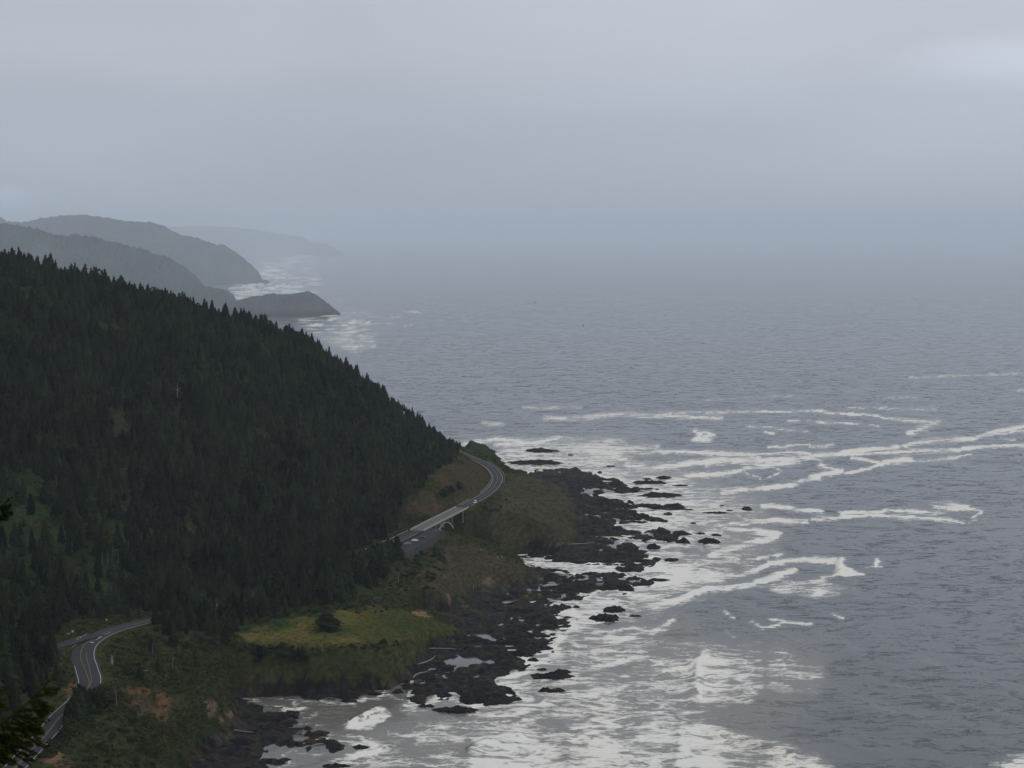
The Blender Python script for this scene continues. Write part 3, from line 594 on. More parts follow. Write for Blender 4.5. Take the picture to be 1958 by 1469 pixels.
def build_sea():
    ys = [-400., -200, 0, 150, 260, 340, 400, 440]
    y = 460.0
    while y < 100000:
        ys.append(y); y += max(1.1, y*y/(244*1569)*1.12)
    ys.append(100000.0); ys = np.array(ys)
    ts = np.concatenate([np.linspace(-1.6, -.36, 32), np.linspace(-.355, .345, 720), np.linspace(.36, 1.6, 32)])
    fan = np.maximum(np.hypot(np.maximum(ys, 0), 430), 430)
    X = ts[None]*fan[:, None]; Y = np.repeat(ys[:, None], len(ts), 1)
    sh = X.shape
    u, v = proj(X, Y, np.zeros(sh))
    step = np.repeat(np.gradient(ys)[:, None], len(ts), 1)
    # foam is authored as outlines on the photo and laid onto the water's surface
    sc = np.clip(Y/1100, .5, 1.6)
    wu = u+9/sc*fbm(X/26, Y/40, 201, 5)+5/sc*fbm(X/7, Y/10, 205, 4)
    wv = v+4.0/sc*fbm(X/30, Y/45, 211, 5)+2.6/sc*fbm(X/8, Y/13, 215, 4)
    den = np.zeros(sh); st = np.zeros(sh)
    vis = (v > 430) & (v < 1560) & (u > -150) & (u < 2100)
    uu, vv, wuu, wvv = u[vis], v[vis], wu[vis], wv[vis]
    d0 = np.zeros(uu.shape)
    for poly, soft, dd in ZONES:
        a = np.array(poly); m = (wuu > a[:, 0].min()-soft*2) & (wuu < a[:, 0].max()+soft*2) & (wvv > a[:, 1].min()-soft*2) & (wvv < a[:, 1].max()+soft*2)
        s = sdf(wuu[m], wvv[m], poly); d0[m] = np.maximum(d0[m], dd*sstep(-soft, soft*.6, s))
    for (gu, gv), (ru, rv) in GAPS:
        e = ((wuu-gu)/ru)**2+((wvv-gv)/rv)**2
        d0 *= 1-.75*(1-sstep(.5, 1.4, e))
    s0 = np.zeros(uu.shape)
    for pts, w, k in STROKES:
        if pts[0][1] < 850: w = w*.75
        a = np.array(pts); m = (wuu > a[:, 0].min()-30) & (wuu < a[:, 0].max()+30) & (wvv > a[:, 1].min()-25) & (wvv < a[:, 1].max()+25)
        if not m.any(): continue
        d = segdist(wuu[m], wvv[m], pts)
        s0[m] = np.maximum(s0[m], k*(1-sstep(w*.30, w*1.35, d)))
        h = np.zeros(uu.shape); 
        d0[m] = np.maximum(d0[m], .24*k*(1-sstep(w*1.0, w*1.0+7, d)))
    den[vis] = d0; st[vis] = s0
    # white water round the rocks of the open shore
    nearm = (Y < 1750) & (X > -400) & (X < 420) & (Y > 460)
    dr = np.full(sh, -500.0); dr[nearm] = sdf(X[nearm]+2*fbm(X[nearm]/9, Y[nearm]/9, 41, 3), Y[nearm], ROCK)
    openc = sstep(60, 10, np.abs(0*X))*((u > 780) | (v < 1300))
    fringe = np.exp(-np.clip(-dr, 0, 200)/11)*.37*openc*(dr < 0)+(dr >= 0)*openc*sstep(62, 8, dr)*(.40+.5*fbm(X/20, Y/20, 231, 3))
    cov = (1-openc)*np.exp(-np.clip(-dr, 0, 200)/2.2)*.35*(dr < 0)
    den = np.maximum(den, np.maximum(fringe, cov))
    sc2 = np.clip(Y/900, .6, 20)
    den = np.clip(den*(1+1.25*fbm(X/(85*sc2), Y/(42*sc2), 241, 4)+.65*fbm(X/(22*sc2), Y/(13*sc2), 243, 4)), 0, 1)
    far = sstep(3000, 4200, Y)
    den = den*(1-far+far*np.clip(.12+2.6*fbm(u/44+v/8, v/2.6, 261, 5)+.6*fbm(u/60, v/25, 263, 3), 0, 1.5))
    st = np.clip(st*(.78+.75*fbm(X/(30*sc2), Y/(30*sc2), 251, 3)), 0, 1)
    foam = np.clip(np.maximum(den, st*.96), 0, .93)
    # turbid, sandy water in the surf zone and the cove
    silt = np.zeros(sh)
    tz = [([(430,1315),(760,1325),(900,1340),(1090,1220),(1300,1180),(1380,1240),(1560,1250),(1560,1320),(1480,1400),(1600,1480),(420,1490)],70,1.0),([(880,850),(1190,845),(1450,960),(1480,1030),(1400,1110),(1100,1220),(900,1350),(860,1200)],50,.75)]
    for poly, soft, dd in tz:
        silt[vis] = np.maximum(silt[vis], dd*sstep(-soft, soft*.5, sdf(uu, vv, poly)))
    # swell: several trains, smaller close to the rocks, none where the mesh is too coarse to carry it
    Z = np.zeros(sh); rg = random.Random(5)
    for wl, amp in ((95, .24), (70, .15), (46, .10), (31, .085), (21, .08), (14, .08), (9, .065), (6.5, .05)):
        for k in range(2):
            a = math.radians(200+rg.uniform(-32, 32)); q = 2*math.pi/wl
            ph = q*(X*math.cos(a)+Y*math.sin(a))+rg.uniform(0, 6)+1.3*fbm(X/wl/2.2, Y/wl/2.2, 301+k, 2)*2
            s = np.sin(ph); Z += amp*.5*(s+.25*np.sin(2*ph))*sstep(.24, .07, step/wl)*(.6+.8*fbm(X/130, Y/130, 321, 2))
    Z *= np.where(nearm, sstep(4, -60, dr)*.9+.1, 1)
    Z += np.where(Y < 1600, .5*np.clip(st, 0, 1)*(dr < -4)*(.7+.8*fbm(X/4, Y/4, 333, 3)), 0)
    for pts, w, hgt in (([(664,1389),(683,1375),(709,1361),(727,1354)],3,1.5),([(1350,1250),(1330,1277),(1336,1305),(1326,1335)],12,1.6),([(1608,1076),(1606,1092)],9,2.2),([(1097,1190),(1100,1215),(1092,1243),(1098,1272)],10,.6),([(898,1437),(934,1417),(990,1411)],7,1.4),([(1083,1383),(1080,1431),(1090,1475)],9,.6),([(1298,1400),(1340,1392),(1400,1408),(1520,1440)],8,1.4),([(559,1345),(573,1340),(614,1345)],2,.7)):
        Z[vis] += hgt*np.exp(-(segdist(u[vis], v[vis], pts)/w)**2)
    foam[dr > 70] = 0
    nr, nc = sh; ix = np.arange(nr*nc).reshape(nr, nc)
    q = np.stack([ix[:-1, :-1], ix[:-1, 1:], ix[1:, 1:], ix[1:, :-1]], -1).reshape(-1, 4)
    zt = np.where((X > GX[0]) & (X < GX[-1]) & (Y > GY[0]) & (Y < GY[-1]), ground(X, Y), -9).ravel()
    q = q[~((zt[q] > 4.5).all(1))]
    used = np.unique(q); re = np.full(nr*nc, -1); re[used] = np.arange(len(used))
    V = np.stack([X.ravel(), Y.ravel(), Z.ravel()], 1)[used]
    return mesh_obj("sea", V, re[q], sea_material(), None, True, {"foam": foam.ravel()[used], "silt": silt.ravel()[used]})
def sea_material():
    m = bpy.data.materials.new("sea_water"); m.use_nodes = True
    nt = m.node_tree; N = nt.nodes; L = nt.links; b = N["Principled BSDF"]
    b.inputs["IOR"].default_value = 1.333; b.inputs["Specular IOR Level"].default_value = .5
    tc = N.new("ShaderNodeTexCoord")
    def math_(op, a, c=None, clamp=False):
        n = N.new("ShaderNodeMath"); n.operation = op; n.use_clamp = clamp
        for k, s in enumerate((a, c)):
            if s is None: continue
            if isinstance(s, (int, float)): n.inputs[k].default_value = s
            else: L.new(s, n.inputs[k])
        return n.outputs[0]
    def noise(scale, detail, rough=.5, dist=0, vec=None, stretch=None):
        n = N.new("ShaderNodeTexNoise"); n.inputs["Scale"].default_value = scale; n.inputs["Detail"].default_value = detail
        n.inputs["Roughness"].default_value = rough; n.inputs["Distortion"].default_value = dist
        if stretch:
            mp = N.new("ShaderNodeMapping"); mp.inputs["Scale"].default_value = stretch; L.new(tc.outputs["Object"], mp.inputs[0]); L.new(mp.outputs[0], n.inputs["Vector"])
        else: L.new(tc.outputs["Object"], n.inputs["Vector"])
        return n.outputs["Fac"]
    fo = N.new("ShaderNodeAttribute"); fo.attribute_name = "foam"
    si = N.new("ShaderNodeAttribute"); si.attribute_name = "silt"
    # lace: thin bright threads where two noises cross their mid value, plus clotted patches
    def thread(scale, dist, detail=3):
        n = noise(scale, detail, .55, dist, None, (.42, .85, 1.0)); a = math_('ABSOLUTE', math_('SUBTRACT', n, .5))
        return math_('SUBTRACT', 1.0, math_('MULTIPLY', a, 5.0, False), True)
    t1 = thread(.034, 1.5); t2 = thread(.10, 1.3); t3 = thread(.34, .9)
    clot = noise(.085, 7, .60, .5, None, (.42, .9, 1.0))
    lace = math_('ADD', math_('ADD', math_('MULTIPLY', t1, .24), math_('MULTIPLY', t2, .30)), math_('ADD', math_('MULTIPLY', t3, .18), math_('MULTIPLY', clot, .48)))
    th = math_('SUBTRACT', .885, math_('MULTIPLY', fo.outputs["Fac"], .46))
    cov = N.new("ShaderNodeMapRange"); cov.interpolation_type = 'SMOOTHSTEP'
    L.new(math_('SUBTRACT', lace, th), cov.inputs["Value"]); cov.inputs["From Min"].default_value = -.13; cov.inputs["From Max"].default_value = .15
    wm = N.new("ShaderNodeMix"); wm.data_type = 'RGBA'
    wm.inputs["A"].default_value = (.062, .074, .088, 1); wm.inputs["B"].default_value = (.118, .116, .104, 1)
    L.new(si.outputs["Fac"], wm.inputs["Factor"])
    gate = N.new("ShaderNodeMapRange"); gate.inputs["From Max"].default_value = .14; L.new(fo.outputs["Fac"], gate.inputs["Value"])
    covg = math_('MULTIPLY', cov.outputs[0], gate.outputs[0])
    fm = N.new("ShaderNodeMix"); fm.data_type = 'RGBA'; L.new(covg, fm.inputs["Factor"])
    vl = N.new("ShaderNodeMix"); vl.data_type = 'RGBA'; L.new(math_('MULTIPLY', math_('POWER', fo.outputs["Fac"], 1.2), .46), vl.inputs["Factor"])
    L.new(wm.outputs["Result"], vl.inputs["A"]); vl.inputs["B"].default_value = (.40, .41, .395, 1)
    L.new(vl.outputs["Result"], fm.inputs["A"])
    fc = N.new("ShaderNodeMix"); fc.data_type = 'RGBA'; L.new(noise(.02, 4), fc.inputs["Factor"])
    fc.inputs["A"].default_value = (.62, .64, .64, 1); fc.inputs["B"].default_value = (.68, .65, .565, 1)
    L.new(fc.outputs["Result"], fm.inputs["B"]); L.new(fm.outputs["Result"], b.inputs["Base Color"])
    rr = N.new("ShaderNodeMapRange"); rr.inputs["To Min"].default_value = .16; rr.inputs["To Max"].default_value = .9
    L.new(cov.outputs[0], rr.inputs["Value"]); L.new(rr.outputs[0], b.inputs["Roughness"])
    h = math_('ADD', math_('MULTIPLY', noise(.20, 3, .5, .3, None, (.55, 1.0, 1)), .026), math_('ADD', math_('MULTIPLY', noise(.45, 2, .45, .2), .025), math_('MULTIPLY', cov.outputs[0], .25)))
    bp = N.new("ShaderNodeBump"); bp.inputs["Strength"].default_value = 1.0; bp.inputs["Distance"].default_value = 1.0
    L.new(h, bp.inputs["Height"]); L.new(bp.outputs[0], b.inputs["Normal"])
    return m
tag(build_sea(), "grey ocean with white foam streaks and surf along the rocks", "sea", kind="structure")

# ------------------------------------------------------------------ far headlands
def headland(name, crest, label, seed, slope=1.9, mat_=None, tip=None, rough=1.0, albedo=(.046, .055, .052)):
    """crest: list of (u, v, distance); the slope runs down to the water in front and behind"""
    pts = [PD(u, v, d) for u, v, d in crest]
    n = 260
    P = np.array(pts); s = np.concatenate([[0], np.cumsum(np.hypot(np.diff(P[:, 0]), np.diff(P[:, 1])))]); q = np.linspace(0, s[-1], n)
    cx, cy, cz = (np.interp(q, s, P[:, k]) for k in range(3))
    rows = np.concatenate([np.linspace(-1, 0, 46), np.linspace(0, 1, 26)[1:]])
    scale = cy.mean()/5000
    X = np.zeros((len(rows), n)); Y = X.copy(); Z = X.copy()
    for j, r in enumerate(rows):
        ext = np.maximum(cz, 6)*slope*(1.0 if r < 0 else 1.6)
        X[j] = cx; Y[j] = cy+r*ext
        prof = (1-abs(r))
        Z[j] = (cz+4)*(prof**.85)-4
    g = fbm(X/(190*scale), Y/(260*scale), seed, 4)
    Z += np.clip(Z/60, 0, 1)*(16*scale*rough*g)*np.minimum(1, np.abs(rows)[:, None]*3)
    tr = np.abs(fbm(X/(24*scale), Y/(30*scale), seed+9, 2))*12*min(scale, 1.3)*rough
    Z += np.clip((Z-8)/20, 0, 1)*tr
    nr = len(rows); ix = np.arange(nr*n).reshape(nr, n)
    f = np.stack([ix[:-1, :-1], ix[:-1, 1:], ix[1:, 1:], ix[1:, :-1]], -1).reshape(-1, 4)
    n1 = fbm(X/(120*scale), Y/(120*scale), seed+20, 4)[..., None]
    alb = np.array(albedo)[None, None]*(1+.45*n1)
    shore = sstep(22, 5, Z)[..., None]
    alb = alb*(1-shore)+np.array((.03, .028, .027))*shore
    o = mesh_obj(name, np.stack([X, Y, Z], -1).reshape(-1, 3), f, M['hill'], None, False, {"albedo": alb.reshape(-1, 3)})
    return tag(o, label, "headland", kind="structure")
headland("hills", [(-120, 425, 20500), (100, 428, 20500), (322, 434, 20000), (375, 433, 20000), (447, 435, 20000), (493, 441, 20000), (536, 448, 20000), (579, 453, 19900), (601, 466, 19800), (622, 466, 19700), (640, 476, 19600), (656, 484, 19400)], "palest farthest headland fading into the haze", 501, 2.2, rough=.45)
headland("hills", [(-150, 428, 9200), (0, 416, 9000), (14, 425, 8900), (43, 427, 8800), (72, 420, 8700), (111, 414, 8600), (157, 411, 8500), (200, 417, 8450), (232, 423, 8400), (293, 427, 8350), (315, 434, 8300), (343, 450, 8250), (379, 457, 8200), (411, 469, 8150), (428, 470, 8100), (450, 482, 8100), (472, 501, 8100), (493, 519, 8100), (500, 534, 8050), (514, 537, 8000)], "broad blue grey wooded mountain ridge running down to the surf", 521, 1.75, rough=.75)
headland("hills", [(-200, 425, 6000), (0, 430, 5750), (21, 430, 5700), (46, 435, 5680), (86, 444, 5650), (104, 451, 5640), (136, 453, 5620), (179, 455, 5600), (214, 464, 5580), (243, 471, 5560), (272, 480, 5550), (322, 494, 5540), (350, 510, 5530), (375, 530, 5520), (386, 547, 5500), (411, 553, 5500), (429, 557, 5500), (443, 566, 5500), (454, 577, 5500)], "darker wooded ridge between the near forest and the mountain behind", 541, 1.6)
headland("hills", [(420, 600, 4760), (450, 577, 4760), (480, 568, 4760), (500, 566, 4760), (522, 562, 4760), (533, 564, 4760), (556, 563, 4760), (575, 560, 4760), (585, 558.5, 4770), (598, 561, 4780), (606, 565, 4800), (616, 573, 4820), (628, 583, 4840), (640, 591, 4850), (650, 598.5, 4830)], "brown grey humpbacked headland ringed by surf", 561, 1.15, rough=.5, albedo=(.066, .066, .064))

# ------------------------------------------------------------------ roads and markings
def strip(name, idx, off0, off1, lift, m, label=None, cat=None, centre=ROAD, nrm=RNRM, zoff=None):
    v = []; f = []
    for k, i in enumerate(idx):
        a = centre[i, :2]+nrm[i]*off0(i); b = centre[i, :2]+nrm[i]*off1(i)
        v += [(a[0], a[1], centre[i, 2]+lift), (b[0], b[1], centre[i, 2]+lift)]
        if k: f.append((2*k-2, 2*k-1, 2*k+1, 2*k))
    return mesh_obj(name, v, f, m)
ALLI = list(range(len(ROAD)))
tag(strip("road", [i for i in ALLI if i <= BR0], lambda i: -RHW[i], lambda i: RHW[i], 0, M['asphalt']), "dark asphalt coast road curving out of the trees by the junction", "road", kind="structure")
tag(strip("road", [i for i in ALLI if i >= BR1], lambda i: -RHW[i], lambda i: RHW[i], 0, M['asphalt']), "dark asphalt coast road bending round the headland beyond the bridge", "road", kind="structure")
def lines(sel, off, wid, m, label):
    o = strip("road_markings", sel, lambda i: off(i)-wid/2, lambda i: off(i)+wid/2, .03, m)
    tag(o, label, "road marking", kind="structure")
offb = [i for i in ALLI if i < BR0-1]; offa = [i for i in ALLI if i > BR1+1]
lines(offa, lambda i: RHW[i]-.75, .34, M['white_paint'], "white edge line on the seaward side of the bend")
lines(offa, lambda i: -RHW[i]+.75, .34, M['white_paint'], "white edge line on the inland side of the bend")
lines(offa, lambda i: 0, .36, M['yellow_paint'], "faded yellow centre line of the bend")
jn = road_index(160, 1256)
j0 = road_index(172, 1312)
lines([i for i in offb if i > j0-30], lambda i: (RHW[i]-1.1), .30, M['white_paint'], "white edge line on the seaward side of the junction bend")
lines([i for i in offb if i < road_index(163, 1268)], lambda i: -RHW[i]+.7, .28, M['white_paint'], "white edge line on the hill side below the junction")
def lens(i):                                   # painted median opens out at the turn lane
    t = (i-j0)/max(1, i1-j0); return 1.25*math.sin(math.pi*min(1, max(0, t)))
lines([i for i in offb if i < i1+4], lambda i: -.25-lens(i), .30, M['yellow_paint'], "yellow line on the hill side of the turn lane")
lines([i for i in offb if i < jn+3], lambda i: .25+.9*lens(i), .30, M['yellow_paint'], "yellow line on the seaward side of the turn lane")
lines([i for i in offb if i >= i1], lambda i: .2, .30, M['yellow_paint'], "yellow centre line running in under the trees")
t0, t1_ = road_index(181, 1229), road_index(204, 1216)
lines(list(range(road_index(176, 1226), road_index(203, 1211)+1)), lambda i: 1.6, .35, M['white_paint'], "short white lane line beside the turn arrow")
# side road leaving the junction to the left
st_ = np.gradient(SR[:, :2], axis=0); st_ /= np.linalg.norm(st_, axis=1)[:, None]; SN = np.stack([st_[:, 1], -st_[:, 0]], 1)
def ground_strip(name, C, Nn, o0, o1, lift, m, label, cat):
    v = []; f = []
    for k in range(len(C)):
        for o in (o0, o1):
            q = C[k, :2]+Nn[k]*o; v.append((q[0], q[1], C[k, 2]+lift))
        if k: f.append((2*k-2, 2*k-1, 2*k+1, 2*k))
    tag(mesh_obj(name, v, f, m), label, cat, kind="structure")
ground_strip("road", SR, SN, -4.0, 4.0, .03, M['asphalt'], "side road leaving the junction into the trees", "road")
# kerb island and painted arrow
def paint_line(pts, wid, m, label, z=.05):
    P = np.array([PX(*p) for p in pts]); v = []; f = []
    for k in range(len(P)):
        a = P[min(k+1, len(P)-1), :2]-P[max(k-1, 0), :2]; a /= np.linalg.norm(a); nn = np.array([a[1], -a[0]])
        for s in (-1, 1): q = P[k, :2]+nn*s*wid/2; v.append((q[0], q[1], P[k, 2]+z))
        if k: f.append((2*k-2, 2*k-1, 2*k+1, 2*k))
    tag(mesh_obj("road_markings", v, f, m), label, "road marking", kind="structure")
paint_line([(136, 1232, 42.0), (143, 1227, 41.6), (149, 1222, 41.3), (149, 1219, 41.3)], .5, M['concrete'], "pale kerb edge at the mouth of the side road", .12)
paint_line([(138, 1238, 41.9), (148, 1231, 41.4), (155, 1223, 41.0), (154, 1219, 41.0), (151, 1218, 41.1)], .35, M['white_paint'], "white line curving round the mouth of the side road", .08)
paint_line([(152, 1218.5, 41.0), (160, 1216, 40.7), (167, 1211.5, 40.5)], .35, M['white_paint'], "white stop line across the side road", .08)
paint_line([(173, 1228, 40.7), (176, 1228.8, 40.65), (179, 1229, 40.6)], 1.3, M['white_paint'], "white painted turn arrow tail on the road", .06)
paint_line([(188, 1218.3, 40.4), (191, 1218.6, 40.35), (193, 1219.6, 40.3)], 1.0, M['white_paint'], "white painted turn arrow head on the road", .06)

# parking bay
bm_v = [tuple(p) for p in LOT_EDGE]+[tuple(p-np.array([0, 0, .06])) for p in LOT_IN[::-1]]
tag(mesh_obj("pavement", bm_v, [tuple(range(len(bm_v)))], M['lot']), "grey paved roadside parking bay beside the bridge", "parking bay", kind="structure")

# ------------------------------------------------------------------ bridge
def build_bridge():
    B = empty("arch_bridge", tuple(ROAD[(BR0+BR1)//2]))
    tag(B, "pale concrete arch bridge carrying the coast road over the chasm", "bridge")
    c0 = Vector(B.location)
    idx = list(range(BR0, BR1+1)); HW = 5.3
    def part(name, mb, m):
        o = mb.build(name, m); o.parent = B; o.matrix_parent_inverse = Matrix.Translation(-c0); return o
    def pt(i, off, dz): a = ROAD[i, :2]+RNRM[i]*off; return Vector((a[0], a[1], ROAD[i, 2]+dz))
    def beam(o0, o1, z0, z1, ii=idx):
        mb = MB(); vs = []; fs = []
        for i in ii: vs += [pt(i, o0, z0), pt(i, o1, z0), pt(i, o1, z1), pt(i, o0, z1)]
        for k in range(len(ii)-1):
            for j in range(4): fs.append((4*k+j, 4*k+(j+1) % 4, 4*k+4+(j+1) % 4, 4*k+4+j))
        fs += [(3, 2, 1, 0), tuple(4*(len(ii)-1)+j for j in range(4))]
        mb.add(vs, fs); return mb
    part("deck", beam(-HW, HW, -.75, .0), M['deck'])
    for s in (-1, 1):
        mb = MB()
        a, b = sorted((s*HW, s*(HW-.35)))
        m1 = beam(a-.002, b, .75, 1.05); m2 = beam(a-.001, b, .0, .28)
        mb.add(m1.v, m1.f); mb.add(m2.v, m2.f)
        for i in idx:
            c = pt(i, s*(HW-.17), .51); d = rt[i]
            mb.box(c, (.55, .26, .47), math.atan2(d[1], d[0]))
        part("railing", mb, M['rail'])
    n = len(idx); L = np.concatenate([[0], np.cumsum(np.linalg.norm(np.diff(ROAD[idx], axis=0), axis=1))])
    a0 = L[-1]*.31; a1 = L[-1]*.68
    def at(l, off, dz):
        x = np.interp(l, L, ROAD[idx, 0]); y = np.interp(l, L, ROAD[idx, 1]); z = np.interp(l, L, ROAD[idx, 2]); k = idx[int(np.clip(np.searchsorted(L, l), 0, n-1))]
        return Vector((x+RNRM[k][0]*off, y+RNRM[k][1]*off, z+dz))
    def arch_z(t): return -2.6-7.8*(2*t-1)**2
    for s in (-1, 1):
        mb = MB(); vs = []; fs = []; K = 26
        for k in range(K+1):
            t = k/K; z = arch_z(t); th = .62+.35*abs(2*t-1)
            for off in (s*4.3, s*3.3):
                vs += [at(a0+(a1-a0)*t, off, z+th/2), at(a0+(a1-a0)*t, off, z-th/2)]
        for k in range(K):
            b = 4*k; o = 4
            fs += [(b, b+2, b+2+o, b+o), (b+1, b+1+o, b+3+o, b+3), (b, b+o, b+1+o, b+1), (b+2, b+3, b+3+o, b+2+o)]
        mb.add(vs, fs); part("arch_rib", mb, M['rail'])
    for l, s in [(l, s) for l in (a0-.02, a0+(a1-a0)*.11, a0+(a1-a0)*.24, a0+(a1-a0)*.76, a0+(a1-a0)*.89, a1+.02) for s in (-1, 1)]:
        t = min(1, max(0, (l-a0)/(a1-a0))); z0 = arch_z(t)-.1
        mb = MB(); p = at(l, s*3.8, (z0-.75)/2); mb.box(p, (.4, .4, abs(z0+.75)), .4); part("column", mb, M['concrete'])
    for l in (L[-1]*.04, L[-1]*.97):
        mb = MB(); p = at(l, 0, -5.2); k = idx[int(np.clip(np.searchsorted(L, l), 0, n-1))]
        mb.box(p, (1.4, 9.6, 8.8), math.atan2(rt[k][1], rt[k][0])); part("abutment", mb, M['concrete'])
    for l in (L[-1]*.17, L[-1]*.28, L[-1]*.89):
        mb = MB(); k = idx[int(np.clip(np.searchsorted(L, l), 0, n-1))]; az = math.atan2(rt[k][1], rt[k][0])
        for s in (-1, 1): mb.box(at(l, s*4.2, -5.5), (.9, .9, 9.4), az)
        mb.box(at(l, 0, -1.2), (.8, 9.4, .8), az); part("pier", mb, M['concrete'])
build_bridge()
def guardrail(idx, off, label):
    R = empty("guardrail", tuple(ROAD[idx[len(idx)//2]])); tag(R, label, "guardrail"); c0 = Vector(R.location)
    mb = MB(); pts = [Vector((*(ROAD[i, :2]+RNRM[i]*off(i)), ROAD[i, 2])) for i in idx]
    vs = []; fs = []
    for p, i in zip(pts, idx):
        nn = Vector((*RNRM[i], 0))
        for dz, dn in ((.45, .0), (.58, .05), (.68, .0), (.78, .05), (.9, .0)): vs.append(p+nn*dn+Vector((0, 0, dz)))
        for dz, dn in ((.9, .08), (.45, .08)): vs.append(p+nn*dn+Vector((0, 0, dz)))
    for k in range(len(pts)-1):
        for j in range(7): fs.append((7*k+j, 7*k+(j+1) % 7, 7*k+7+(j+1) % 7, 7*k+7+j))
    mb.add(vs, fs); o = mb.build("rail", M['steel']); o.parent = R; o.matrix_parent_inverse = Matrix.Translation(-c0)
    for p, i in zip(pts, idx):
        mb = MB(); nn = Vector((*RNRM[i], 0)); mb.box(p+nn*.2+Vector((0, 0, .25)), (.18, .2, 1.3)); o = mb.build("post", M['post']); o.parent = R; o.matrix_parent_inverse = Matrix.Translation(-c0)
guardrail(list(range(road_index(950, 925), road_index(918, 883), 2)), lambda i: RHW[i]+1.2, "long steel guardrail round the seaward side of the bend")
guardrail(list(range(road_index(930, 944), road_index(932, 890), 2)), lambda i: -RHW[i]-.6, "steel guardrail on the inland side of the bend")
guardrail(list(range(BR0-22, BR0)), lambda i: -5.6, "steel guardrail on the hill side before the bridge")
guardrail(list(range(BR1+1, BR1+9)), lambda i: -5.6, "short steel guardrail on the hill side after the bridge")

# walls
def panel_wall(name, top_pts, h, thick, label, pw=2.4, m=None):
    P = [Vector(p) for p in top_pts]; R = empty(name, tuple(P[len(P)//2]-Vector((0, 0, h)))); tag(R, label, "wall"); c0 = Vector(R.location)
    for a, b in zip(P[:-1], P[1:]):
        d = b-a; Ln = d.length; k = max(1, round(Ln/pw))
        for j in range(k):
            q0 = a+d*(j/k); q1 = a+d*((j+1)/k); c = (q0+q1)/2
            mb = MB(); mb.box(c-Vector((0, 0, h/2-.25)), ((q1-q0).length-.22, thick, h+.5), math.atan2(d.y, d.x)); o = mb.build("panel", m or M['wall']); o.parent = R; o.matrix_parent_inverse = Matrix.Translation(-c0)
            mb = MB(); mb.box(q1-Vector((0, 0, h/2-.35)), (.34, thick+.35, h+.7), math.atan2(d.y, d.x)); o = mb.build("pilaster", m or M['pilaster']); o.parent = R; o.matrix_parent_inverse = Matrix.Translation(-c0)
panel_wall("retaining_wall", LOT_EDGE, 7.0, .5, "grey ribbed retaining wall holding up the parking bay")
a = PX(906, 976, 22.5); b = PX(929, 971, 22.5)
def old_wall():
    R = empty("concrete_wall", tuple((a+b)/2)); tag(R, "old pale concrete wall with three upright slabs on the bank past the bridge", "wall"); c0 = Vector(R.location)
    for t, (u, v, zt) in enumerate(((910, 977, 23.2), (917, 974.5, 23.6), (924.5, 970.5, 24.2))):
        p = Vector(PX(u, v, zt)); mb = MB(); mb.box(p-Vector((0, 0, 2.6)), (2.2, .9, 6.4), .35); o = mb.build("slab", M['concrete']); o.parent = R; o.matrix_parent_inverse = Matrix.Translation(-c0)
    p = (Vector(PX(910, 977, 23.2))+Vector(PX(924.5, 970.5, 24.2)))/2+Vector((-.3, .9, -3.4)); mb = MB(); mb.box(p, (8.4, .6, 6.4), .75); o = mb.build("backing", M['wall']); o.parent = R; o.matrix_parent_inverse = Matrix.Translation(-c0)
old_wall()

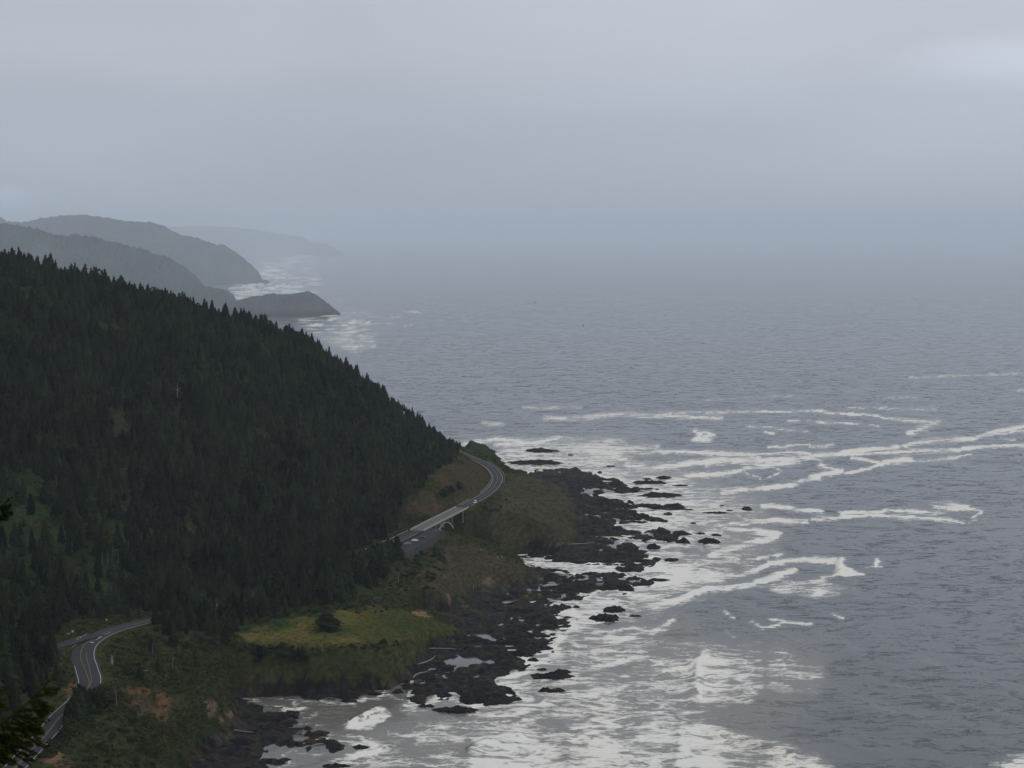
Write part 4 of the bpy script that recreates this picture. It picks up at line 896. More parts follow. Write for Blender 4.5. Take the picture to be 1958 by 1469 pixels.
# ------------------------------------------------------------------ trees
def conifer_arrays(seed, whorls=12, per=7, bare=.06, width=.17, lean=0.0, flat=0.0, quads=2):
    """unit-height conifer: returns crown verts/faces (triangles) with drooping, uneven boughs round a dark core"""
    r = np.random.default_rng(seed); V = []; Fc = []
    def tri(a, b, c): n = len(V); V.extend([a, b, c]); Fc.append((n, n+1, n+2))
    lop = r.uniform(.75, 1.25, 5)
    for w in range(whorls):
        t = (w+r.uniform(-.3, .3))/whorls; t = min(max(t, 0), .985)
        h = bare+(1-bare)*t
        prof = (1-t)**.80*(.55+.45*min(1, t*4+.4))*(1-flat)+flat*math.sqrt(max(0, 1-(2*t-.9)**2))*.9
        n = max(3, int(per*(1-.55*t)))
        for k in range(n):
            a = 2*math.pi*(k+r.uniform(-.4, .4))/n+w*.9
            L = width*prof*r.uniform(.62, 1.25)*lop[int(a/1.257) % 5]+.012
            ca, sa = math.cos(a), math.sin(a); dr = -r.uniform(.15, .55)*L
            bw = L*r.uniform(.28, .5)+.006; hx = lean*h*h
            roll = r.uniform(-.5, .5)
            base = np.array([hx, 0, h+.02]); tip = np.array([hx+ca*L, sa*L, h+dr+.25*L*t])
            mid = base*.45+tip*.55; side = np.array([-sa*bw, ca*bw, roll*bw]); up = np.array([0, 0, .045+.02*r.random()])
            tri(base+up, mid-side, tip); tri(base+up, tip, mid+side)
            if quads > 1:
                m2 = mid+np.array([0, 0, -.05-.03*r.random()]); tri(mid-side*.8+up*.4, m2+np.array([ca, sa, 0])*L*.15, mid+side*.8+up*.4)
                if r.random() < .6: tri(base, m2, tip*.8+mid*.2)
    tp = np.array([lean, 0, 1.03])
    for k in range(3):
        a = k*2.1; tri(tp, np.array([lean+.012*math.cos(a), .012*math.sin(a), .90]), np.array([lean+.012*math.cos(a+2.1), .012*math.sin(a+2.1), .90]))
    m = 8; rings = [(bare+.02, .45), (bare+.14, .68), (.38, .58), (.58, .40), (.78, .20), (.95, .02)]; jit = r.uniform(.75, 1.2, (len(rings), m))
    for q in range(len(rings)-1):                          # inner mass of foliage
        (h0, r0), (h1, r1) = rings[q], rings[q+1]
        p = lambda k, h, rr_, jj: np.array([lean*h*h+width*(1-flat*.2)*rr_*jit[jj][k % m]*math.cos(2*math.pi*k/m), width*rr_*jit[jj][k % m]*math.sin(2*math.pi*k/m), h])
        for k in range(m):
            tri(p(k, h0, r0, q), p(k+1, h0, r0, q), p(k+.0 if False else k, h1, r1, q+1)); tri(p(k+1, h0, r0, q), p(k+1, h1, r1, q+1), p(k, h1, r1, q+1))
    return np.array(V), np.array(Fc)
def blob_arrays(seed, n=90, squash=.75, leaf=.16, lean=0.0, lumps=6):
    """unit-radius leafy bush made of leaf clumps over a handful of lumps"""
    r = np.random.default_rng(seed); V = []; Fc = []
    cs = [(r.normal(0, .38), r.normal(0, .38), r.uniform(.25, .62), r.uniform(.32, .55)) for _ in range(lumps)]
    for i in range(n):
        cx, cy, cz, cr = cs[i % lumps]
        d = r.normal(size=3); d[2] = abs(d[2])*.9-.25; d /= np.linalg.norm(d)
        p = np.array([cx, cy, cz])+d*cr*r.uniform(.72, 1.06); p[2] = max(p[2], -.05)
        s = leaf*r.uniform(.6, 1.5); t = np.cross(d, r.normal(size=3)); t /= np.linalg.norm(t); q = np.cross(d, t)
        d2 = d*s*.45
        b = len(V); V.extend([p-t*s-d2*.3, p+q*s*.8-d2*.3, p+t*s*.9-d2*.3, p-q*s*.7-d2*.3, p+d2]); Fc.extend([(b, b+1, b+4), (b+1, b+2, b+4), (b+2, b+3, b+4), (b+3, b, b+4)])
    V = np.array(V); V[:, 2] *= squash*1.25; V[:, 0] += lean*V[:, 2]**2
    return V, np.array(Fc)
CONS = [conifer_arrays(900+i, whorls=13+i % 3, per=7+(i % 2), width=(.23, .27, .30, .25, .32, .22)[i % 6], lean=-.02*(i % 3), bare=(.04, .06, .10)[i % 3]) for i in range(8)]
CONS_LO = [conifer_arrays(950+i, whorls=9, per=6, width=(.24, .28, .31)[i % 3], quads=2, bare=.05) for i in range(6)]
CONS_TALL = [conifer_arrays(980+i, whorls=9, per=6, width=.19, bare=.48, flat=.25) for i in range(3)]
PINE = [conifer_arrays(990+i, whorls=9, per=9, width=.34, flat=.55, lean=-.12, bare=.06) for i in range(4)]
BUSHT = [blob_arrays(860+i, n=70, squash=1.0, leaf=.2, lumps=7) for i in range(4)]
BUSHT = [(a*np.array([.30, .30, .62])+np.array([0, 0, .12]), f) for a, f in BUSHT]
def pts_grid(x0, x1, y0, y1, s, seed):
    r = np.random.default_rng(seed); gx, gy = np.meshgrid(np.arange(x0, x1, s), np.arange(y0, y1, s))
    x = (gx+r.uniform(-.48, .48, gx.shape)*s).ravel(); y = (gy+r.uniform(-.48, .48, gx.shape)*s).ravel()
    return x, y, r
def trees():
    x, y, r = pts_grid(-760, 10, 600, 1760, 5.5, 77)
    z = ground(x, y); dv = lookup(DV, x, y); rd = lookup(RD, x, y)
    u, v = proj(x, y, z)
    wu = u+8*fbm(x/20, y/20, 401, 2); wv = v+8*fbm(x/20+9, y/20, 403, 2)
    inf = pip(wu, wv, FOREST); 
    brown = pip(wu, wv, BROWN)
    clear = fbm(x/34, y/34, 405, 3)
    keep = (dv > 14) & (rd > 7.5+2*r.random(len(x))) & inf & ~brown & (clear < .42)
    keep &= ~(pip(u, v, [(0, 940), (60, 900), (130, 960), (260, 1010), (290, 1080), (220, 1150), (0, 1160)]) & (r.random(len(x)) < .72))
    x, y, z, u, v = x[keep], y[keep], z[keep], u[keep], v[keep]
    front = (v > 940)
    n = len(x); h = r.choice([.55, .75, .9, 1, 1.12, 1.38], n)*r.uniform(10, 15.5, n)*(1+.4*fbm(x/50, y/50, 407, 3)); h *= np.where(rng_small(u, v), .8, 1)
    h *= np.where((u > 640), np.clip(1-(u-640)/420, .38, 1), 1)
    wid = r.uniform(.85, 1.3, n)*np.where(u > 640, 1.15, 1)
    rot = r.uniform(0, 6.28, n); tint = r.uniform(0, 1, n)**1.5*.75+.55*(.4+fbm(x/38, y/38, 409, 3))
    vis = (u > -40) & (u < 1000) & (v > 400) & (v < 1500)
    # nearest ones in the picture stand as trees of their own
    dist = np.hypot(x, y); cand = np.nonzero((u > 4) & (u < 960) & (v < 1430))[0]; cand = cand[np.argsort(dist[cand])][:120]
    own = np.zeros(n, bool); own[cand] = True
    VV_, FF_, TT_ = [], [], []; b = 0
    for i in np.nonzero(~own)[0]:
        tall = (dist[i] < 1120) and r.random() < .05
        src = CONS_TALL if tall else (CONS if dist[i] < 1180 else CONS_LO)
        if r.random() < .10: src = BUSHT
        if h[i] < 9.5 and u[i] > 500 and r.random() < .6: src = PINE
        cv, cf = src[r.integers(len(src))]
        c, s = math.cos(rot[i]), math.sin(rot[i])
        if src is PINE: c, s = math.cos(rot[i]*.1-.3), math.sin(rot[i]*.1-.3)
        q = cv*np.array([h[i]*wid[i], h[i]*wid[i], h[i]]); qx = q[:, 0]*c-q[:, 1]*s; qy = q[:, 0]*s+q[:, 1]*c
        VV_.append(np.stack([qx+x[i], qy+y[i], q[:, 2]+z[i]-.4], 1)); FF_.append(cf+b); TT_.append(np.full(len(cv), tint[i])); b += len(cv)
    o = mesh_obj("forest", np.concatenate(VV_), np.concatenate(FF_), M['forest'], None, False, {"tint": np.concatenate(TT_)})
    tag(o, "dense dark spruce forest covering the hillside above the road", "forest", kind="stuff")
    return [(x[i], y[i], z[i], h[i], wid[i], rot[i], u[i], v[i]) for i in cand]
def rng_small(u, v): return (v > 1140) & (u > 150)
NEAR_TREES = trees()
def mesh_data(name, V, Fc, m):
    me = bpy.data.meshes.new(name); me.from_pydata([tuple(p) for p in V], [], [tuple(f) for f in Fc]); me.materials.append(m); return me
trunk_b = MB(); trunk_b.tube([(0, 0, -.04), (.002, 0, .25), (0, .002, .6), (0, 0, .97)], [.022, .016, .010, .002], 6)
TRUNK = mesh_data("trunk", trunk_b.v, trunk_b.f, M['bark']); TRUNK_PALE = mesh_data("trunk", trunk_b.v, trunk_b.f, M['pale_bark'])
CROWNS = [mesh_data("crown", a, f, M['needles']) for a, f in CONS]
CROWNS_TALL = [mesh_data("crown", a, f, M['needles']) for a, f in CONS_TALL]
CROWNS_PINE = [mesh_data("crown", a, f, M['needles']) for a, f in PINE]
def tree_obj(name, x, y, z, h, wid, rot, crown, trunk, label, group):
    t = empty(name, (x, y, z-.3), rot); t.scale = (h*wid, h*wid, h); tag(t, label, "tree", group)
    for nm, me in (("trunk", trunk), ("crown", crown)):
        o = bpy.data.objects.new(nm, me); COL.objects.link(o); o.parent = t
    return t
rr = random.Random(3)
for (x, y, z, h, wid, rot, u, v) in NEAR_TREES:
    if v > 1170 and u < 150: lab, grp = "dark spruce crowded in the grove left of the road junction", "spruces left of the junction"
    elif v > 1140 and u < 300: lab, grp = "dark spruce on the slope just behind the road junction", "spruces behind the junction"
    elif u < 300: lab, grp = "tall dark spruce low on the hillside with open undergrowth at its foot", "spruces low on the hillside"
    elif u < 520: lab, grp = "dark spruce along the hidden stretch of road above the yellow field", "spruces above the field"
    elif u < 640: lab, grp = "dark spruce at the forest edge behind the yellow field", "spruces behind the field"
    else: lab, grp = "wind-leaned spruce at the forest edge towards the parking bay", "spruces near the parking bay"
    tall = u < 280 and rr.random() < .30 and v < 1150
    if tall: cr, tk, h2, w2 = rr.choice(CROWNS_TALL), TRUNK_PALE, h*1.35, wid*.9
    elif u > 520 and rr.random() < .45: cr, tk, h2, w2 = rr.choice(CROWNS_PINE), TRUNK, h*.8, wid; rot = rr.uniform(-.6, .3)
    else: cr, tk, h2, w2 = rr.choice(CROWNS), TRUNK, h, wid
    if tall: lab, grp = "tall spruce with a long bare pale trunk on the lower hillside", "bare-trunked spruces"
    tree_obj("spruce_tree", x, y, z, h2, w2, rot, cr, tk, lab, grp)
for u, v, h in ((138, 1066, 27), (172, 1058, 22), (196, 1082, 27), (207, 1084, 24), (226, 1078, 26), (246, 1052, 20), (108, 932, 24), (4, 985, 27), (30, 1075, 24), (88, 1062, 22), (262, 1070, 21), (60, 1010, 22)):
    p = drop(u, v); tree_obj("spruce_tree", p[0], p[1], p[2], h, .95, rr.uniform(0, 6), rr.choice(CROWNS_TALL), TRUNK_PALE, "tall spruce with a long bare pale trunk on the lower hillside", "bare-trunked spruces")
# single trees outside the forest
SOLO = [(630, 1203, 10.5, 2.5, "dark bushy spruce standing alone in the middle of the yellow field", 0), (430, 1232, 10, 1.5, "dark spruce at the left end of the yellow field", 0),
        (545, 1262, 9.5, 1.9, "dark wind-shaped spruce on the terrace edge below the field", 0), (575, 1262, 7, 2.0, "smaller dark spruce right of the tree on the terrace edge", 0), (500, 1258, 6.5, 2.0, "low round spruce left of the tree on the terrace edge", 0),
        (268, 1300, 9, 1.5, "dark spruce on top of the earth slip beside the lower road", 0), (245, 1290, 7.5, 1.6, "small dark spruce between the lower road and the earth slip", 0), (305, 1285, 8, 1.5, "dark spruce behind the right end of the earth slip", 0),
        (330, 1235, 9, 1.5, "dark spruce in the thicket between the road and the cove", 0), (375, 1262, 7, 1.7, "rounded dark spruce above the head of the cove", 0), (290, 1245, 8, 1.4, "dark spruce on the seaward side of the junction bend", 0),
        (880, 935, 7, 2.1, "dark leaning spruce in the brown slope above the bend", 0), (865, 940, 6, 2.2, "low dark spruce left of the one in the brown slope", 0), (850, 948, 6, 2.2, "low dark spruce at the left end of the brown slope", 0),
        (835, 1062, 7, 1.8, "dark spruce below the end of the parking bay wall", 0), (770, 1075, 9, 1.6, "dark spruce below the near end of the parking bay", 0), (845, 1072, 6, 1.9, "dark round spruce on the second headland's slope below the chasm", 0)]
for u, v, h, w, lab, _ in SOLO:
    p = drop(u, v); tree_obj("spruce_tree", p[0], p[1], p[2], h, w, rr.uniform(-.5, .3), rr.choice(CROWNS_PINE if w > 1.7 else CROWNS), TRUNK, lab, None)

for i in range(road_index(283, 1187), road_index(655, 1078)):
    for off in (8.5, 13.5):
        if rr.random() < .27: continue
        q = ROAD[i, :2]+RNRM[i]*(off+rr.uniform(-1.5, 1.5))+rt[i]*rr.uniform(-2, 2); z = float(ground(q[0], q[1]))
        h = rr.uniform(9.5, 14.5); tree_obj("spruce_tree", q[0], q[1], z, h, rr.uniform(1.0, 1.4), rr.uniform(0, 6), rr.choice(CROWNS), TRUNK, "dark spruce in the belt between the road and the yellow field", "spruces in the belt beside the road")

# ------------------------------------------------------------------ shrubs and undergrowth
BUSH = [blob_arrays(700+i, n=110, squash=(.7, .85, .6)[i % 3], leaf=.15, lean=-.25) for i in range(6)]
BUSH_ME = [mesh_data("shrub", a, f, M['shrub']) for a, f in BUSH]; ALDER_ME = [mesh_data("alder_bush", *blob_arrays(730+i, n=140, squash=.95, leaf=.14, lumps=8), M['alder']) for i in range(3)]
def shrub(name, me, p, s, lab, cat, grp, rot=None):
    o = bpy.data.objects.new(name, me); COL.objects.link(o); o.location = (p[0], p[1], p[2]-.15*s); o.scale = (s, s, s*rr.uniform(.8, 1.15)); o.rotation_euler = (0, 0, rr.uniform(-.7, .5) if rot is None else rot)
    tag(o, lab, cat, grp)
SHRUB_AREAS = [([(215,1225),(300,1205),(420,1205),(450,1235),(400,1300),(330,1318),(240,1315),(215,1275)], 62, (1.6, 3.4), "dark shrub in the thicket between the junction bend and the cove", "shrubs between the bend and the cove"),
               ([(190,1335),(260,1360),(340,1420),(355,1469),(150,1469),(170,1380)], 60, (1.4, 3.0), "dark wind-combed shrub on the bluff at the bottom of the view", "shrubs on the near bluff"),
               ([(760,1060),(840,1045),(860,1070),(830,1140),(780,1150),(740,1120)], 42, (1.5, 3.2), "dark green shrub on the slope below the parking bay", "shrubs below the parking bay"),
               ([(905,862),(955,876),(978,898),(950,905),(925,882)], 34, (1.3, 2.4), "dark shrub on the bank outside the road bend", "shrubs outside the bend"),
               ([(430,1240),(560,1240),(600,1290),(480,1300),(430,1280)], 34, (1.4, 2.8), "dark shrub on the steep face below the yellow field", "shrubs on the terrace face"),
               ([(440,1228),(560,1236),(690,1230),(800,1222),(820,1236),(700,1256),(560,1262),(440,1248)], 46, (1.0, 2.2), "green brown shrub along the ragged front edge of the meadow", "shrubs along the meadow edge"),
               ([(480,1185),(600,1160),(720,1150),(780,1155),(770,1172),(640,1176),(520,1192)], 30, (1.0, 2.2), "green shrub between the forest and the meadow", "shrubs behind the meadow"),
               ([(930,955),(960,945),(975,965),(945,985),(925,975)], 16, (1.2, 2.2), "dark shrub on the bank behind the old concrete wall", "shrubs behind the old wall")]
for poly, n, (s0, s1), lab, grp in SHRUB_AREAS:
    a = np.array(poly); k = 0; tries = 0
    while k < n and tries < 4000:
        tries += 1; u = rr.uniform(a[:, 0].min(), a[:, 0].max()); v = rr.uniform(a[:, 1].min(), a[:, 1].max())
        if not pip(np.array([u]), np.array([v]), poly)[0]: continue
        p = drop(u, v)
        if lookup(RD, p[0], p[1]) < 3.5 or lookup(DV, p[0], p[1]) < 6: continue
        shrub("shrub", rr.choice(BUSH_ME), p, rr.uniform(s0, s1), lab, "shrub", grp); k += 1
for i in range(road_index(170, 1321), road_index(118, 1382), -1):
    for off in (7.8, 10.2, 13.0):
        q = ROAD[i, :2]+RNRM[i]*(off+rr.uniform(-.8, .8)); shrub("shrub", rr.choice(BUSH_ME), (q[0], q[1], float(ground(q[0], q[1]))), rr.uniform(3.6, 5.0), "tall dark shrub hiding the lower road behind the near bluff", "shrub", "tall shrubs beside the lower road")
for i in range(road_index(640, 1084), road_index(747, 1038)):
    for off in (7.0, 10.0):
        if rr.random() < .3: continue
        q = ROAD[i, :2]+RNRM[i]*(off+rr.uniform(-1, 1)); z = float(ground(q[0], q[1]))
        tree_obj("spruce_tree", q[0], q[1], z, rr.uniform(6.5, 9), rr.uniform(1.0, 1.5), rr.uniform(-.6, .3), rr.choice(CROWNS_PINE), TRUNK, "low wind-pruned spruce beside the road just before the bridge", "low spruces before the bridge")
for i in range(road_index(116, 1384), road_index(40, 1455), -1):
    for off in (7.4, 9.4):
        q = ROAD[i, :2]+RNRM[i]*(off+rr.uniform(-.6, .6)); shrub("shrub", rr.choice(BUSH_ME), (q[0], q[1], float(ground(q[0], q[1]))), rr.uniform(2.2, 3.6), "dark shrub on the verge of the lowest stretch of road", "shrub", "shrubs on the verge of the lowest road")
for u, d, h in ((137, 634, 8), (144, 640, 10), (150, 633, 9), (155, 645, 11), (160, 638, 9), (166, 650, 11), (170, 640, 8), (176, 652, 9.5), (183, 648, 8), (190, 656, 7), (147, 648, 11), (158, 655, 11), (199, 652, 6.5), (129, 624, 8), (134, 629, 9), (128, 616, 7), (140, 626, 8), (136, 619, 7)):
    q = PD(u, 1340, d); z = float(ground(q[0], q[1])); tree_obj("spruce_tree", q[0], q[1], z, h, rr.uniform(1.1, 1.5), rr.uniform(-.6, .3), rr.choice(CROWNS_PINE), TRUNK, "bushy dark spruce on the bluff crest where the lower road disappears", "spruces on the near bluff crest")
for u, v, s in ((40, 1120, 4.5), (75, 1112, 4), (110, 1105, 4.5), (60, 1135, 5), (130, 1128, 4), (95, 1140, 4), (25, 1145, 4), (150, 1112, 3.5)):
    shrub("alder_bush", rr.choice(ALDER_ME), drop(u, v), s, "light green leafy bush at the foot of the tall bare trunks", "bush", "light green bushes on the lower hillside")
for u, v, s in ((395, 1112, 4.2), (380, 1120, 3.6), (415, 1118, 3.8)):
    shrub("alder_bush", rr.choice(ALDER_ME), drop(u, v), s, "light green leafy bush in the dark forest above the field", "bush", "light green bushes above the field")
for u, v, s in ((762, 862, 4), (790, 872, 4.5), (810, 880, 3.6), (835, 892, 3.4)):
    shrub("alder_bush", rr.choice(ALDER_ME), drop(u, v), s, "green leafy bush near the top of the brown slope", "bush", "green bushes above the brown slope")
for u, v, s in ((800, 1050, 1.8), (803, 1060, 2.2), (796, 1066, 2.0)):
    shrub("alder_bush", rr.choice(ALDER_ME), drop(u, v), s, "yellow green bush against the parking bay wall", "bush", "yellow green bushes at the bay wall")
for u, v, s in ((934, 991, 1.0), (942, 989.5, 1.1)):
    shrub("shrub", rr.choice(BUSH_ME), drop(u, v+1), s, "small dark bush alone on the pale grass of the headland", "shrub", "two small bushes on the headland grass")
LOB = [blob_arrays(760+i, n=16, squash=.6, leaf=.30, lean=-.2, lumps=3) for i in range(8)]
def undergrowth():
    VV_, FF_, TT_ = [], [], []; b = 0
    for (x0, x1, y0, y1, s) in ((-420, 30, 560, 860, 2.3), (-420, 70, 860, 1560, 3.4), (-320, 70, 640, 1300, 1.7)):
        x, y, r = pts_grid(x0, x1, y0, y1, s, int(y0))
        z = ground(x, y); u, v = proj(x, y, z); dv = lookup(DV, x, y); rd = lookup(RD, x, y)
        wu = u+8*fbm(x/12, y/12, 421, 2); wv = v+4*fbm(x/12, y/12, 423, 2)
        cover = fbm(x/14, y/18, 425, 3)
        open_ = pip(wu, wv, FIELD); kn = pip(wu, wv, KNOLL) | pip(wu, wv, HEAD2) | pip(wu, wv, BROWN)
        soil = np.zeros(len(x), bool)
        for cu, cv, ru, rv in ((140, 1322, 18, 20), (268, 1322, 32, 7), (312, 1352, 18, 30), (272, 1350, 28, 18), (97, 1440, 22, 24), (406, 1355, 14, 16), (445, 1370, 9, 10), (805, 1174, 20, 7), (858, 1150, 5, 14), (1075, 1044, 30, 6)):
            soil |= ((wu-cu)/ru)**2+((wv-cv)/rv)**2 < 1
        forest = pip(u, v, FOREST)
        dl = sdf(x, y, LOT_POLY)
        keep = (dv > 2) & (rd > 1.2) & (u > -30) & (u < 1130) & (v > 560) & (v < 1500) & (~soil | (r.random(len(x)) < .22)) & (dl < -1.5) & ~((u > 832) & (u < 885) & (v > 985) & (v < 1032))
        if s == 1.7: keep &= (np.abs(ground(x+1, y)-ground(x-1, y))+np.abs(ground(x, y+1)-ground(x, y-1)) > 1.1) & (r.random(len(x)) < .75)
        keep &= np.where(open_, cover > .12, np.where(kn, cover > .0, np.where(forest, (v > 640) & (cover > .0), cover > -.45)))
        ug, vg = u[keep], v[keep]; x, y, z, r_ = x[keep], y[keep], z[keep], r; op = open_[keep]; k2 = kn[keep]; dvk = dv[keep]; rdk = rd[keep]
        for i in range(len(x)):
            sc = r.uniform(.7, 1.9)*(s/2.3)**.5*(.5 if op[i] else .6 if k2[i] else 1.0)*min(1, .45+dvk[i]/12)*min(1, .35+rdk[i]/8)
            cv, cf = LOB[r.integers(8)]; a = r.uniform(0, 6.28); c, sn = math.cos(a), math.sin(a)
            q = cv*sc; VV_.append(np.stack([q[:, 0]*c-q[:, 1]*sn+x[i], q[:, 0]*sn+q[:, 1]*c+y[i], q[:, 2]*.8+z[i]-.1*sc], 1)); FF_.append(cf+b); b += len(cv)
            TT_.append(np.full(len(cv), r.uniform(0, .7)+(.5 if (430 < ug[i] < 830 and 1222 < vg[i] < 1315) else 0)+(.45 if k2[i] or op[i] else .1)+.25*fbm(x[i]/20, y[i]/20, 427, 2)))
    o = mesh_obj("undergrowth", np.concatenate(VV_), np.concatenate(FF_), M['scrub'], None, False, {"tint": np.concatenate(TT_)})
    tag(o, "low dark salal scrub matting the bluffs and banks", "undergrowth", kind="stuff")
undergrowth()

# dead trees, driftwood
def snag(u, v, h, r0, label, lean=0, branches=3, name="dead_tree"):
    p = drop(u, v); R = empty(name, tuple(p)); tag(R, label, "dead tree")
    q = random.Random(u+v); mb = MB(); pts = [(0, 0, -.5), (lean*.3, 0, h*.4), (lean*.7, .1, h*.75), (lean, 0, h)]
    mb.tube(pts, [r0, r0*.8, r0*.5, r0*.15], 7); o = mb.build("trunk", M['snag'], R)
    for k in range(branches):
        t = q.uniform(.45, .95); a = q.uniform(0, 6.28); L = h*q.uniform(.12, .3); b0 = Vector((lean*t, 0, h*t)); e = b0+Vector((math.cos(a)*L, math.sin(a)*L, L*.6))
        mb = MB(); mb.tube([b0, b0.lerp(e, .5)+Vector((0, 0, .1)), e], [r0*.4, r0*.25, r0*.08], 5); mb.build("branch", M['snag'], R)
snag(339, 772, 17, .38, "slim bleached dead trunk standing in the dark forest", .6, 3)
snag(224, 1352, 10, .15, "bare pale dead tree on the crest of the near bluff", -.8, 4)
snag(214, 1271, 4.6, .85, "thick pale broken stump beside the junction bend", 0, 1, "tree_stump")
snag(330, 1275, 5, .16, "small bare grey dead tree in the thicket above the cove", .6, 5)
snag(292, 1250, 6, .14, "thin grey dead tree in the thicket below the junction bend", .4, 5)
snag(905, 1128, 4, .16, "short pale dead stem at the foot of the second headland", .3, 2)
snag(762, 1112, 6, .15, "thin pale dead stem in the scrub below the parking bay", .2, 2)
def log(p0, p1, r, label, bend=.3, cat="log", z=.3):
    a = drop(*p0); b = drop(*p1); a[2] += z; b[2] += z; d = b-a; n = np.array([-d[1], d[0], 0])*bend*.25
    mb = MB(); pts = []
    for k in range(9):
        t = k/8; q = a+d*t+n*math.sin(math.pi*t); g = float(ground(q[0], q[1])); q[2] = max(q[2], g+r*.6); pts.append(q)
    c = pts[4].copy(); mb.tube([p-c for p in pts], [r*.75, r, r, r*.95, r*.9, r*.85, r*.75, r*.6, r*.4], 7); o = mb.build("driftwood_log", M['snag']); o.location = c
    tag(o, label, cat)
log((790, 1298), (819, 1285), .42, "long bleached driftwood log curving across the black shelf", .5)
log((799, 1272), (832, 1257), .36, "bleached driftwood log lying against the foot of the bluff", -.3)
log((820, 1241), (872, 1243), .32, "straight pale driftwood log at the top of the black shelf", .1)
log((1088, 1042), (1150, 1040), .30, "thin pale driftwood line under the outer headland", .1)
log((265, 1288), (283, 1283), .28, "white dead branch lying in the thicket by the earth slip", .5)
log((448, 1399), (485, 1402), .30, "pale driftwood log on the near rocks by the bluff", -.2)

# ------------------------------------------------------------------ rocks standing in the surf
def sea_rock(u, v, hw, hh, label, h=None, seed=0):
    p = PX(u, v, 0); d = p[1]; rx = hw*d/F; h = h or max(.8, min(2.6, hh*2*d/F*.42))
    ry = max(2.2, (2*hh-h*F/d)*d*d/(CAMZ*F)/2)
    nr, na = 9, 56; V = []; Fc = []
    th = np.linspace(0, 2*math.pi, na, endpoint=False)
    lob = 1+.48*fbm(np.cos(th)*1.6+seed, np.sin(th)*1.6, 600+seed, 4)+.30*fbm(np.cos(th)*4+seed, np.sin(th)*4, 630+seed, 2)
    for j in range(nr+1):
        t = j/nr
        X = p[0]+np.cos(th)*rx*t*lob*1.12; Y = p[1]+np.sin(th)*ry*t*lob*1.12
        Z = h*(1-t**2.6)*(1+.55*fbm(X/3.1, Y/3.6, 640+seed, 3))+.6*h*fbm(X/5+seed, Y/6, 650+seed, 3)*(1-t*.6)+.35*h*sstep(.02, .1, fbm(X/4, Y/5+seed, 655, 3))*(1-t)-1.6*t**6-.1
        V += list(zip(X, Y, Z))
    for j in range(nr):
        for k in range(na): Fc.append((j*na+k, j*na+(k+1) % na, (j+1)*na+(k+1) % na, (j+1)*na+k))
    V = np.array(V); V -= np.array([p[0], p[1], 0])
    n1 = fbm(V[:, 0]/4+seed*3, V[:, 1]/4, 660, 3)[:, None]
    alb = np.array((.012, .0125, .0145))*(1+.5*n1)+np.array((.012, .008, .005))*sstep(.1, .5, n1)
    o = mesh_obj("sea_rock", V, Fc, M['rock'], None, False, {"albedo": alb}); o.location = (p[0], p[1], 0)
    tag(o, label, "rock")
ROCKS = [(1034, 863, 31, 5, "long low rock far out in the surf behind the road bend"), (1026, 886, 53, 5.5, "longest low rock ledge in the surf behind the headland"), (1092, 871, 6, 2.2, "tiny dark rock in the surf right of the farthest long rock"),
 (936, 864, 10, 4.5, "rounded rock just off the bank outside the bend"), (908, 862, 12, 5, "dark rock peeping over the bank left of the rounded one"), (1167, 892, 10, 1.8, "thin rock sliver off the far corner of the black shelf"),
 (1242, 924, 32, 4.5, "long flat rock off the far right of the black shelf"), (1238, 916.5, 9, 2.6, "small rock just behind the long flat rock"), (1270, 915, 14, 4.2, "pair-topped rock farthest right behind the long flat rock"), (1299, 929, 15, 2.4, "thin rock in foam right of the long flat rock"),
 (1262, 948.5, 41, 5.5, "long dark rock tongue lying in the white inlet"), (1371, 981.5, 29, 3, "long thin chain-like rock in the outer surf"), (1428, 974, 10, 4.5, "outermost small rock in the surf"), (1395, 977, 7, 2, "little rock between the thin chain and the outermost rock"), (1380, 968, 4, 1.5, "speck of rock above the thin chain"),
 (1277, 984, 10, 3.2, "small rock in front of the outer ledges"), (1326, 1001, 6.5, 2.3, "small lone rock in the white inlet mouth"), (1307, 1037, 14, 6, "steep black rock right of the shelf point"), (1356, 1037, 22, 7, "broad grey black rock farthest right of the shelf point"), (1340, 1021, 10, 3, "low slanting rock above the broad one"), (1368, 1024, 10, 3.2, "small rock behind the broad grey black one"),
 (1248, 1048, 13, 7.5, "round black boulder at the mouth of the narrow channel"), (1196, 1127, 17, 8.5, "square black boulder at the tip of the middle ledges"), (1173, 1168, 21, 8, "rock streaming with white water below the middle ledges"), (1214, 1178, 11, 3, "small dark rock out in the surf beside the streaming rock"), (1156, 1185, 27, 9.5, "broad humped black rock in the surf below the middle ledges"),
 (1035, 1281, 11, 3.2, "small rock in the foam above the twin rocks"), (1055, 1296, 40, 9, "long ragged rock in the foam, larger of the twin rocks"), (1075, 1286, 17, 6, "dark knob on the seaward end of the ragged rock"), (1055, 1322, 25, 6.5, "lower of the twin rocks in the foam"), (938, 1340, 56, 13, "big flat black rock at the near tip of the shelf"), (872, 1360, 40, 9, "dark rock lying in the water below the near tip"), (815, 1351, 17, 5, "narrow rock left of the one below the near tip"),
 (689, 1430, 16, 5.5, "bluish black rock at the tip of the near cove ledges"), (640, 1466, 32, 6, "rock at the bottom edge of the view in the cove mouth"), (668, 1342, 16, 5, "low rock at the foot of the cove's far wall"), (1262, 1110, 20, 4, "long pointed rock off the tip of the middle ledges"), (1283, 1072, 14, 5, "rock at the seaward tip beside the white channel"), (1000, 1252, 24, 9, "rock streaming with white water on the edge of the shelf")]
for k, (u, v, hw, hh, lab) in enumerate(ROCKS): sea_rock(u, v, hw, hh, lab, seed=k)

